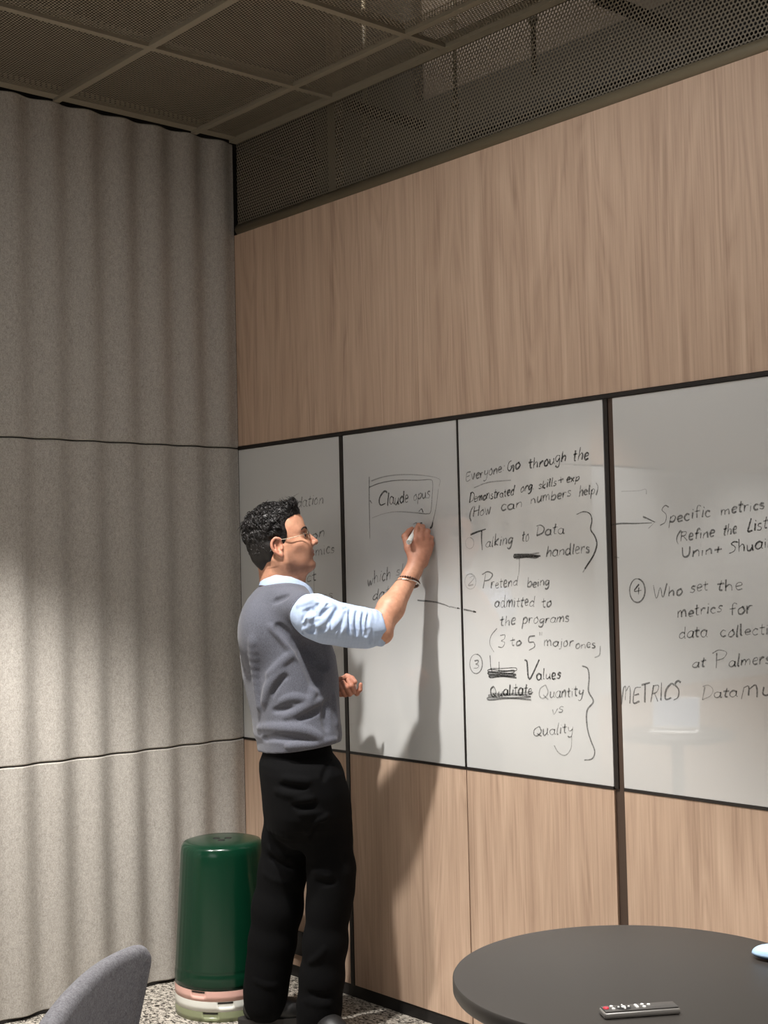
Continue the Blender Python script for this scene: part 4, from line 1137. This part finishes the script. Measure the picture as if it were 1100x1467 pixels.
# eyes and brows
for s in (-1, 1):
    bm = bmesh.new(); bmesh.ops.create_uvsphere(bm, u_segments=20, v_segments=12, radius=.0118)
    for v in bm.verts: v.co = Vector(h2l((v.co.x+.0800, v.co.y+s*.031, v.co.z+.0230)))
    e = obj('eye', bm, MAT['eyew'], person, smooth=True)
    bm = bmesh.new(); bmesh.ops.create_uvsphere(bm, u_segments=16, v_segments=8, radius=.0066)
    for v in bm.verts: v.co = Vector(h2l((v.co.x*.6+.0895, v.co.y+s*.033, v.co.z+.0230)))
    obj('iris', bm, MAT['iris'], e, smooth=True)
    fb = Field((.05, -.07, .03), (.12, .07, .065), .0015)
    pts = spline([(.1000, s*.010, .0430), (.0985, s*.022, .0475), (.0910, s*.040, .0485), (.0800, s*.0565, .0415)], 4)
    for i in range(len(pts)-1): fb.add(cone(pts[i], pts[i+1], .0036-.0002*i, .0036-.0002*(i+1)), .003)
    v_, f_ = fb.mesh(); add_mesh('eyebrow', [(h2l(v_), f_)], MAT['brow'], person)

# ---------------------------------------------------------------- hair
F = Field((-.15, -.12, -.10), (.13, .12, .19), 0.0025)
F.add(ell((-.012, 0, .056), (.092, .0825, .092)))
F.add(ell((.030, 0, .108), (.060, .058, .036)), .03)
F.add(ell((-.052, 0, .018), (.052, .069, .064)), .03)
F.add(cone((-.066, -.025, -.022), (-.062, -.018, -.056), .028, .018), .03); F.add(cone((-.066, .025, -.022), (-.062, .018, -.056), .028, .018), .03)
for s in (-1, 1):
    F.add(cone((.018, s*.071, .045), (.010, s*.0735, .012), .011, .005), .012)      # sideburn
    F.add(cone((-.034, s*.066, .010), (-.042, s*.058, -.028), .014, .008), .015)
    F.sub(ell((.075, s*.050, .040), (.042, .040, .048)), .012)
    F.sub(ell((-.008, s*.086, -.004), (.024, .016, .034)), .006)
F.sub(ell((.105, 0, .055), (.040, .060, .034)), .012)
hr = random.Random(5)
for i in range(520):
    th, ph = hr.uniform(-math.pi, math.pi), math.asin(hr.uniform(-.15, 1))
    c = np.array([-.014+.093*math.cos(ph)*math.cos(th), .0825*math.cos(ph)*math.sin(th), .058+.090*math.sin(ph)])
    if c[0] > .035 and c[2] < .105: continue
    if c[0] > .015 and abs(c[1]) > .045 and c[2] < .12: continue
    if c[0] > .052: c[0] -= .012
    F.add(sph(c, hr.uniform(.0045, .0095)), .005)
for i in range(60):
    F.add(sph((hr.uniform(.02, .082), hr.uniform(-.05, .05), .128+hr.uniform(-.004, .012)-.30*max(0, 0)), hr.uniform(.006, .010)), .006)
hv, hf = F.mesh()
nn = len(hv)
# short curled locks over the cap
lock = bmesh.new()
hm = bpy.data.meshes.new('tmp'); hm.from_pydata(hv.tolist(), [], hf.tolist()); hm.update()
nor = np.zeros(nn*3, np.float32); hm.vertices.foreach_get('normal', nor); nor = nor.reshape(-1, 3); bpy.data.meshes.remove(hm)
outside = headF.at(hv) > .002
cand = np.argwhere(outside & (hv[:, 2] > .0))[:, 0]
pick = rng.choice(cand, 2100, replace=False)
for i in pick:
    p, n = hv[i], nor[i]
    if p[2] < .03 and rng.random() < .6: continue
    fl = np.array([.55, 0, -.15])+np.array([p[0]*-2.0, p[1]*4, 0])+rng.normal(0, .55, 3)
    if p[0] < -.05: fl += np.array([-.2, 0, -.9])
    tmpl = p[0] > .005 and p[2] < .115
    if tmpl: fl = np.array([-.7, 0, -.5])+rng.normal(0, .25, 3)
    elif p[0] > .05: fl = np.array([-.5, 0, .4])+rng.normal(0, .4, 3)
    t = fl-n*(fl@n); t /= np.linalg.norm(t)+1e-9
    b_ = np.cross(n, t)
    L = rng.uniform(.010, .020)*(.45 if tmpl else 1.0 if p[2] > .06 else .6); r = rng.uniform(.0010, .0019); cu = rng.normal(0, .8)
    pts = [p-n*.002+t*L*q+b_*cu*L*q*q+n*(.006*math.sin(q*math.pi)*(1 if p[2] > .05 else .4)) for q in (0, .33, .66, 1.0)]
    tube(lock, [h2l(q) for q in pts], [r, r*1.1, r*.8, r*.2], 4, cap=False)
lv = np.array([v.co[:] for v in lock.verts]); lf = np.array([[v.index for v in f.verts] for f in (lock.verts.index_update() or lock.faces)])
lock.free()
add_mesh('hair', [(h2l(hv), hf), (lv, lf)], MAT['hair'], person)

# ---------------------------------------------------------------- glasses
gl = empty('glasses'); gl.parent = person
for s in (-1, 1):
    ring = [(.1055-.010*(abs(yy)/.03)**2*0-.0055*((yy-.010)/.04), s*yy, zz) for yy, zz in [(.033+.0235*math.cos(a)*(1+.06*math.sin(a)), .0215+.0200*math.sin(a)) for a in np.linspace(0, 2*math.pi, 28, endpoint=False)]]
    bm = bmesh.new(); tube(bm, [h2l(p) for p in ring], .0011, 8, closed=True); obj('rim', bm, MAT['gold'], gl, smooth=True)
    bm = bmesh.new(); vs = [bm.verts.new(Vector(h2l(p))) for p in ring]; bm.faces.new(vs)
    r_ = bmesh.ops.extrude_face_region(bm, geom=bm.faces[:]); dv = Vector(HM@np.array([.0012, 0, 0]))
    for v in r_['geom']:
        if isinstance(v, bmesh.types.BMVert): v.co += dv
    obj('lens', bm, MAT['lens'], gl)
    bm = bmesh.new(); tube(bm, [h2l(p) for p in spline([(.0985, s*.0565, .026), (.092, s*.066, .0265), (.075, s*.0725, .025), (.030, s*.0785, .023), (-.004, s*.0815, .026), (-.022, s*.080, .012)], 4)], .0014, 8)
    obj('temple', bm, MAT['gold'], gl, smooth=True)
    bm = bmesh.new(); tube(bm, [h2l((.106, s*.010, .018)), h2l((.105, s*.0085, .012))], .0022, 8); obj('nose_pad', bm, MAT['lens'], gl, smooth=True)
bm = bmesh.new(); tube(bm, [h2l(p) for p in spline([(.1065, -.0105, .028), (.1085, 0, .031), (.1065, .0105, .028)], 5)], .0010, 8); obj('bridge', bm, MAT['gold'], gl, smooth=True)

# ---------------------------------------------------------------- knitted vest
def sections(tab, yaw=BY):
    """tab rows: pixel row, left, right edge, lateral/depth ratio, depth offset"""
    rows = sorted([(W(0.5*(l+r), py, D0+dy)[2], W(0.5*(l+r), py, D0+dy)[0], 0.5*(r-l)*PX, q, dy) for py, l, r, q, dy in tab])
    zs = np.array([r[0] for r in rows]); A = np.array(rows)
    f_, r_ = np.array([math.cos(yaw), math.sin(yaw)]), np.array([math.sin(yaw), -math.cos(yaw)])
    def fn(P):
        z = P[..., 2]
        cx, w, q, dy = (np.interp(z, zs, A[:, k]) for k in (1, 2, 3, 4))
        dd = w/np.sqrt(f_[0]**2+(q*f_[1])**2)
        u = (P[..., 0]-cx)*f_[0]+(P[..., 1]-dy)*f_[1]; v = (P[..., 0]-cx)*r_[0]+(P[..., 1]-dy)*r_[1]
        e = 2.35
        k0 = ((np.abs(u)/dd)**e+(np.abs(v)/(dd*q))**e)**(1/e)
        d = (k0-1)*dd*np.minimum(1, .55+.45*q)*.9
        cap = np.maximum(z-zs[-1], zs[0]-z)
        return np.maximum(d, cap)
    R = A[:, 2].max()*1.9
    return fn, np.array([A[:, 1].min()-R, -.35, zs[0]]), np.array([A[:, 1].max()+R, .35, zs[-1]])
VEST = [(840, 372, 436, 1.25, .01), (846, 367, 441, 1.35, .01), (855, 360, 446, 1.5, .02), (870, 353, 452, 1.55, .03), (890, 347, 461, 1.45, .045), (910, 344, 470, 1.34, .055), (940, 345, 480, 1.28, .06),
        (970, 349, 484, 1.27, .055), (1000, 356, 485, 1.28, .045), (1025, 362, 486, 1.30, .035), (1040, 364, 488, 1.32, .03), (1050, 365, 489, 1.32, .025), (1058, 369, 488, 1.32, .02), (1066, 370, 486, 1.32, .02),
        (1074, 371, 483, 1.32, .02), (1086, 373, 482, 1.32, .02), (1094, 375, 480, 1.32, .02)]
FV = Field((-.24, -.27, W(400, 1104, D0)[2]), (.26, .29, W(400, 826, D0)[2]), 0.004)
F = FV
F.add(sections(VEST))
lsh = W(372, 878, 4.715)
F.add(cone(W(402, 856, 4.51), W(430, 868, 4.42), .050, .050), .04); F.add(cone(W(390, 856, 4.62), lsh, .050, .055), .04)
F.add(ell(W(374, 905, 4.52), (.075, .11, .12)), .05)           # upper back
base = F.v.copy()
FS = 0.85
def fold(F, pts, r, inset=None, k=.016, sub=False, d0=4.0):
    """a cloth fold laid along pixels on the surface seen there"""
    r *= FS; k *= FS; inset = r*.55 if inset is None else inset*FS
    Q = []
    for p in spline(pts, 4):
        h_ = F.hit(p[0], p[1], d0)
        if h_ is None: continue
        v = h_-CAML; v /= np.linalg.norm(v); Q.append(h_+v*(inset if not sub else -r*.45))
    Q = [np.mean(Q[max(i-2, 0):i+3], 0) for i in range(len(Q))]
    n = len(Q)
    rr = [r*(.35+.65*math.sin(math.pi*(i+.5)/n)) for i in range(n)]
    for i in range(n-1): F.op(cone(Q[i], Q[i+1], rr[i], rr[i+1]), k, 'sub' if sub else 'add')
# folds at the waist and under the arm
fold(F, [(366, 1044), (385, 1041), (410, 1043), (430, 1045), (452, 1052), (460, 1060)], .016, .005, .014)
fold(F, [(372, 1060), (390, 1057), (415, 1058), (440, 1063), (458, 1066)], .012, None, .012, True)
fold(F, [(410, 1069), (416, 1069), (425, 1068), (450, 1067), (470, 1061), (484, 1060)], .012, .004, .012)
fold(F, [(398, 1008), (412, 1000), (425, 999), (440, 1004), (448, 1012)], .014, .006, .012)
fold(F, [(386, 1020), (410, 1015), (436, 1020)], .009, None, .012, True)
fold(F, [(402, 1030), (425, 1020), (445, 1008), (462, 1003)], .015, .007, .014)
fold(F, [(420, 1034), (445, 1024), (460, 1014)], .010, None, .012, True)
fold(F, [(440, 1008), (448, 994), (445, 982)], .012, .006, .014)
fold(F, [(378, 1015), (384, 990), (394, 970), (410, 955)], .016, .008, .018)
fold(F, [(390, 1000), (400, 982), (414, 966)], .012, None, .014, True)
fold(F, [(395, 1002), (404, 985), (416, 970)], .009, .004, .012)
fold(F, [(383, 894), (398, 907), (414, 926), (430, 950)], .012, .0045, .016)
fold(F, [(394, 894), (408, 906), (422, 922), (438, 946)], .012, None, .018, True)
fold(F, [(380, 972), (396, 957), (414, 940), (430, 930)], .011, .0045, .016)
fold(F, [(389, 864), (402, 858), (415, 852)], .008, None, .012, True)
fold(F, [(362, 905), (364, 940), (370, 990), (374, 1025)], .014, .008, .02)
fold(F, [(470, 1000), (466, 1025), (470, 1050)], .012, None, .016, True)
fold(F, [(477, 985), (478, 1020), (483, 1048)], .010, .005, .014)
fold(F, [(422, 912), (436, 930), (450, 960), (456, 985)], .022, None, .03, True)
fold(F, [(430, 925), (452, 935), (470, 960)], .020, None, .03, True)
# hem: lower edge rises to the front
hz0, hz1 = W(378, 1084, 4.40)[2], W(485, 1064, 4.45)[2]; hx0, hx1 = W(378, 1084, D0)[0], W(485, 1064, D0)[0]
def hem(P):
    t = (P[..., 0]-hx0)/(hx1-hx0); return (hz0+(hz1-hz0)*t)-P[..., 2]
F.v = np.maximum(F.v, hem(np.stack(np.meshgrid(*F.ax, indexing='ij'), -1)).astype(np.float32))
# neck opening
nc = W(405, 826, 4.55)
F.sub(cone(nc+np.array([-.004, 0, -.012]), nc+np.array([.03, .0, .06]), .069, .082), .006)
F.sub(cone(nc+np.array([.06, .03, -.02]), nc+np.array([.15, .07, -.12]), .035, .006), .008)
VV, VF = F.mesh(); VV = relax(VV, VF, 2, .4)
vest = add_mesh('knitted_vest', [(VV, VF)], MAT['knit'], person)
# ---------------------------------------------------------------- shirt: sleeves and collar
shirt = empty('shirt'); shirt.parent = person
F = Field(W(405, 940, 4.3)-.07, W(560, 830, 4.55)+.07, 0.003)
ua = [W(441, 879, 4.405), W(449, 882, 4.388), W(470, 891, 4.378), W(500, 897, 4.385), W(525, 900, 4.395), W(541, 899, 4.397)]
chain(F, ua, [.056, .067, .066, .063, .059, .050], .03)
cut_n = (ua[5]-ua[4])/np.linalg.norm(ua[5]-ua[4])
frs = [((437, 853), (447, 858), (462, 868), (480, 866)), ((422, 870), (440, 864), (456, 855)), ((432, 893), (446, 884), (462, 876), (470, 864)),
       ((462, 905), (475, 897), (488, 884), (496, 868)), ((449, 900), (462, 892), (472, 880)), ((478, 908), (490, 903), (503, 890))]
for q in frs: fold(F, q, .010, .0035, .010)
for q in [((430, 878), (445, 874), (460, 864)), ((455, 884), (466, 876), (474, 862)), ((470, 892), (480, 880), (486, 866)), ((440, 905), (455, 904), (470, 900))]: fold(F, q, .008, None, .010, True)
for q in [((498, 868), (494, 890), (496, 912)), ((507, 870), (503, 895), (505, 920)), ((517, 872), (514, 890), (517, 915)), ((526, 874), (521, 890), (524, 908)), ((533, 876), (528, 893), (531, 912))]: fold(F, q, .0070, .0025, .006)
for q in [((502, 869), (499, 890), (500, 915)), ((512, 871), (509, 890), (511, 918)), ((522, 873), (518, 892), (520, 915)), ((530, 875), (525, 893), (527, 912))]: fold(F, q, .0050, None, .006, True)
fr_ = random.Random(11)
for i in range(26):
    x_, y_ = fr_.uniform(428, 533), fr_.uniform(866, 914)
    ln_ = fr_.uniform(12, 28); an_ = math.radians(fr_.gauss(-62, 22) if x_ < 490 else fr_.gauss(-85, 12))
    dx_, dy_ = ln_*math.cos(an_)*.5, ln_*math.sin(an_)*.5
    fold(F, [(x_-dx_, y_-dy_), (x_+fr_.uniform(-2, 2), y_), (x_+dx_, y_+dy_)], fr_.uniform(.0045, .0075), None, .006, i % 2 == 0)
# rolled cuff
cc = W(538, 898, 4.397); ax1 = cut_n; e1 = np.cross(ax1, [0, 1, 0]); e1 /= np.linalg.norm(e1); e2 = np.cross(ax1, e1)
for off, R, r_ in ((.0, .0475, .0085), (-.017, .0520, .0090), (-.035, .0545, .0085)):
    ring = [cc+ax1*off+(e1*math.cos(a)+e2*math.sin(a))*R*(1+.05*math.sin(3*a+off*90)) for a in np.linspace(0, 2*math.pi, 25)]
    for a_, b_ in zip(ring[:-1], ring[1:]): F.add(cone(a_, b_, r_, r_), .006)
F.add(cone(W(534, 917, 4.372), W(545, 919, 4.372), .014, .017), .006)        # sagging cuff corner
F.sub(cone(W(538, 909, 4.330), W(549, 909, 4.340), .006, .007), .006)
F.sub(cone(W(548, 920, 4.350), W(552, 921, 4.360), .007, .007), .004)
F.sub(cone(W(543, 897, 4.397), W(575, 892, 4.41), .0425, .052), .004)      # opening
SV, SF = F.mesh(); SV = relax(SV, SF, 1, .3)
o = add_mesh('sleeve', [(SV, SF)], MAT['shirt'], shirt); o['label'] = 'right sleeve rolled up to the elbow'
# ribbed armhole band where the sleeve leaves the vest
pts = []
for py in np.arange(852, 914, 2.0):
    for px in np.arange(398, 446, 1.0):
        a_, b_ = F.hit(px, py), FV.hit(px, py)
        if a_ is not None and (b_ is None or np.linalg.norm(a_-CAML) < np.linalg.norm(b_-CAML)):
            pts.append(a_ if b_ is None else b_); break
pts = [np.mean(pts[max(i-2, 0):i+3], 0) for i in range(len(pts))]
bm = bmesh.new(); tube(bm, spline(pts, 2), .0042, 8); obj('armhole_band', bm, MAT['knit'], vest, smooth=True)
F = Field(W(330, 1010, 4.64)-.06, W(480, 850, 4.80)+.06, 0.005)
chain(F, [W(376, 885, 4.70), W(372, 930, 4.735), W(375, 962, 4.745)], [.055, .050, .047], .03); F.add(cone(W(375, 962, 4.745), W(430, 974, 4.72), .047, .042), .03)
SV, SF = F.mesh(); o = add_mesh('sleeve', [(SV, SF)], MAT['shirt'], shirt); o['label'] = 'left sleeve, mostly hidden behind the vest'
# collar: a band around the neck folded over
def collar():
    c = W(405, 829, 4.552)
    n = 56; bm = bmesh.new(); loops = []
    for k in range(n+1):
        a = math.radians(-172+344*k/n)          # 0 = nape side, +-172 = throat
        dirn = -FWD*math.cos(a)+RHT*math.sin(a)
        fr = (1-math.cos(a))/2                 # 0 at nape, 1 at throat
        zt = .026-.060*fr**1.3+(.012 if abs(a) > 2.6 else 0)*0
        R = .060+.002*fr
        q = fr**2
        leaf = .046+.016*q
        prof = [(R, zt-.030), (R+.001, zt-.004), (R+.004, zt+.001), (R+.008, zt-.004), (R+.016, zt-leaf*.55), (R+.021+.006*q, zt-leaf), (R+.018+.006*q, zt-leaf-.001), (R+.013, zt-leaf*.55), (R+.004, zt-.012), (R-.003, zt-.030)]
        ex = FWD*.010*q
        loops.append([bm.verts.new(Vector(c+dirn*r_+np.array([0, 0, z_])+ex+FWD*.022*fr)) for r_, z_ in prof])
    for A, B in zip(loops[:-1], loops[1:]):
        m_ = len(A)
        for k in range(m_): bm.faces.new((A[k], A[(k+1) % m_], B[(k+1) % m_], B[k]))
    bm.faces.new(loops[0][::-1]); bm.faces.new(loops[-1])
    return bm
obj('collar', collar(), MAT['shirt'], shirt, auto=50)

# ---------------------------------------------------------------- trousers
TR = [(1056, 380, 472, 1.22, .02), (1076, 378, 476, 1.24, .02), (1090, 373, 487, 1.29, .015), (1102, 373, 492, 1.32, .01), (1130, 376, 497, 1.30, .01), (1160, 381, 499, 1.25, .01), (1178, 386, 497, 1.10, .01), (1195, 398, 484, 1.0, .01), (1210, 420, 464, .8, .01)]
FT = Field((-.26, -.24, 0.015), (.36, .26, W(400, 1050, D0)[2]), 0.0055)
F = FT
F.add(sections(TR, math.radians(20)))
dl, dr = 4.605, 4.495
def legs(rows, d, k0):
    P, R = [], []
    for py, l, r in rows: P.append(W(.5*(l+r), py, d)); R.append(.5*(r-l)*PX*.985*d/D0)
    for i in range(len(P)-1): F.add(cone(P[i], P[i+1], R[i], R[i+1]), k0 if i == 0 else .03)
legs([(1150, 384, 450), (1200, 377, 445), (1250, 371, 438), (1300, 362, 433), (1350, 357, 423), (1385, 354, 416), (1415, 351, 411), (1436, 349, 410)], dl, .05)
legs([(1150, 432, 498), (1200, 436, 503), (1245, 441, 508), (1275, 442, 506), (1300, 440, 501), (1350, 435, 497), (1400, 430, 492), (1440, 427, 488), (1466, 424, 487)], dr, .04)
for q in [((440, 1196), (447, 1185), (456, 1172)), ((390, 1130), (410, 1138), (436, 1140)), ((420, 1146), (436, 1145), (452, 1143)), ((400, 1112), (425, 1118), (450, 1120)), ((425, 1166), (445, 1166), (465, 1162)), ((452, 1176), (462, 1172), (470, 1168)),
          ((445, 1246), (460, 1252), (478, 1254)), ((380, 1210), (400, 1225), (425, 1232)), ((372, 1245), (395, 1262), (420, 1262)), ((440, 1380), (455, 1372), (470, 1352)), ((360, 1400), (380, 1412), (402, 1410)), ((432, 1430), (455, 1440), (480, 1436)), ((378, 1185), (400, 1195), (425, 1200))]: fold(F, q, .0085, .003, .014)
for q in [((395, 1124), (420, 1128), (445, 1130)), ((415, 1155), (436, 1156), (458, 1152)), ((444, 1204), (452, 1190), (460, 1178)), ((380, 1222), (400, 1238), (428, 1244)), ((448, 1262), (465, 1266), (485, 1262)), ((470, 1095), (466, 1108), (462, 1120)), ((436, 1420), (458, 1428), (482, 1424))]: fold(F, q, .007, None, .012, True)
TV, TF = F.mesh(); TV = relax(TV, TF, 2, .4)
tr = add_mesh('trousers', [(TV, TF)], MAT['trousers'], person)
pts = [F.hit(*p) for p in spline([(480, 1080), (473, 1092), (466, 1104)], 5)]
pts = [p for p in pts if p is not None]
bm = bmesh.new(); tube(bm, pts, .0022, 6); obj('pocket_edge', bm, MAT['trousers'], tr, smooth=True)

# ---------------------------------------------------------------- shoes
def shoe(hx, hy, ang):
    """heel position and heading in the local frame"""
    root = empty('shoe', (hx, hy, 0), ang); root.parent = person
    F = Field((-.06, -.07, .0), (.28, .07, .14), .003)
    F.add(cone((.0, 0, .052), (.04, 0, .060), .036, .038)); F.add(cone((.03, 0, .050), (.12, .003, .046), .038, .038, ((0, 0, 1), 1.05)), .03)
    F.add(cone((.12, .003, .042), (.200, .004, .032), .040, .034, ((0, 0, 1), 1.3)), .03); F.add(cone((.02, 0, .07), (.015, 0, .115), .034, .036), .03)
    v_, f_ = F.mesh(); v_[:, 2] = np.maximum(v_[:, 2], .020)
    add_mesh('upper', [(v_, f_)], MAT['shoe'], root)
    bm = bmesh.new(); n = 40; A, B = [], []
    for k in range(n):
        a = 2*math.pi*k/n; x_ = .093+.147*math.cos(a); w_ = .043*(1+.12*math.cos(a-0.3))
        y_ = w_*math.copysign(abs(math.sin(a))**.7, math.sin(a))
        A.append(bm.verts.new((x_, y_, 0))); B.append(bm.verts.new((x_, y_, .024)))
    for k in range(n): bm.faces.new((A[k], A[(k+1) % n], B[(k+1) % n], B[k]))
    bm.faces.new(A[::-1]); bm.faces.new(B)
    obj('sole', bm, MAT['sole'], root, auto=40)
    for k in range(4):
        bm = bmesh.new(); xx = .085+.022*k; tube(bm, [(xx, -.022, .078-.008*k), (xx+.006, 0, .088-.009*k), (xx, .022, .078-.008*k)], .0026, 8); obj('lace', bm, MAT['sole'], root, smooth=True)
    bm = bmesh.new(); tube(bm, [(.075, -.012, .094), (.085, -.030, .092), (.098, -.018, .088)], .0018, 8); o = obj('lace_tip', bm, MAT['steel'], root, smooth=True)
lf = W(363, 1440, dl); shoe(lf[0]-.0, lf[1], math.radians(8))
rf = W(449, 1462, dr); shoe(rf[0]-.01, rf[1]+.02, math.radians(-52))

# ---------------------------------------------------------------- bracelets and the marker pen
bc = W(585.5, 833, 4.495); bax = (wr-el)/np.linalg.norm(wr-el)
u1 = np.cross(bax, [0, 1, 0]); u1 /= np.linalg.norm(u1); u2 = np.cross(bax, u1)
br = empty('bead_bracelet'); br.parent = person
tilt = bax*.010
for k in range(26):
    a = 2*math.pi*k/26; p = bc+(u1*math.cos(a)+u2*math.sin(a))*.0335+tilt*math.cos(a)*-1.0
    bm = bmesh.new(); bmesh.ops.create_uvsphere(bm, u_segments=10, v_segments=8, radius=.0042)
    for v in bm.verts: v.co += Vector(p)
    obj('bead', bm, MAT['beads'], br, smooth=True)
bm = bmesh.new(); tube(bm, [bc-bax*.010+(u1*math.cos(a)+u2*math.sin(a))*.0365-tilt*math.cos(a)*1.6 for a in np.linspace(0, 2*math.pi, 40, endpoint=False)], .0022, 10, closed=True)
obj('bangle', bm, MAT['steel'], person, smooth=True)

wh = plain('white_marker_plastic', srgb(232, 232, 228), 0.35); bk = plain('black_marker_nib', srgb(28, 28, 28), 0.5)
p0 = dep(585.3, 777, 4.490); p1 = on_wall(600.5, 751.5, -0.001)
ax_ = Vector(p1-p0); Lm = ax_.length
mk = empty('marker_pen', tuple(p0), 0, 'white marker pen held in the right hand against the whiteboard', 'marker pen')
mk.rotation_euler = ax_.to_track_quat('Z', 'Y').to_euler()
bm = bmesh.new(); lathe(bm, [(0, 0.001), (.0070, 0.001), (.0085, 0.0), (.0090, .002), (.0088, .03), (.0084, Lm-.040), (.0070, Lm-.030), (.0055, Lm-.022), (0, Lm-.022)], 28); obj('barrel', bm, wh, mk, auto=40)
bm = bmesh.new(); lathe(bm, [(0, .0002), (.0048, .0002), (.0048, -.0008), (.0040, -.0016), (0, -.0016)], 20); o = obj('end_plug', bm, plain('grey_marker_plug', srgb(176, 176, 174), .4), mk, auto=40)
bm = bmesh.new(); lathe(bm, [(0, Lm-.022), (.0035, Lm-.022), (.0028, Lm-.004), (.0012, Lm), (0, Lm)], 14); obj('nib', bm, bk, mk, auto=40)
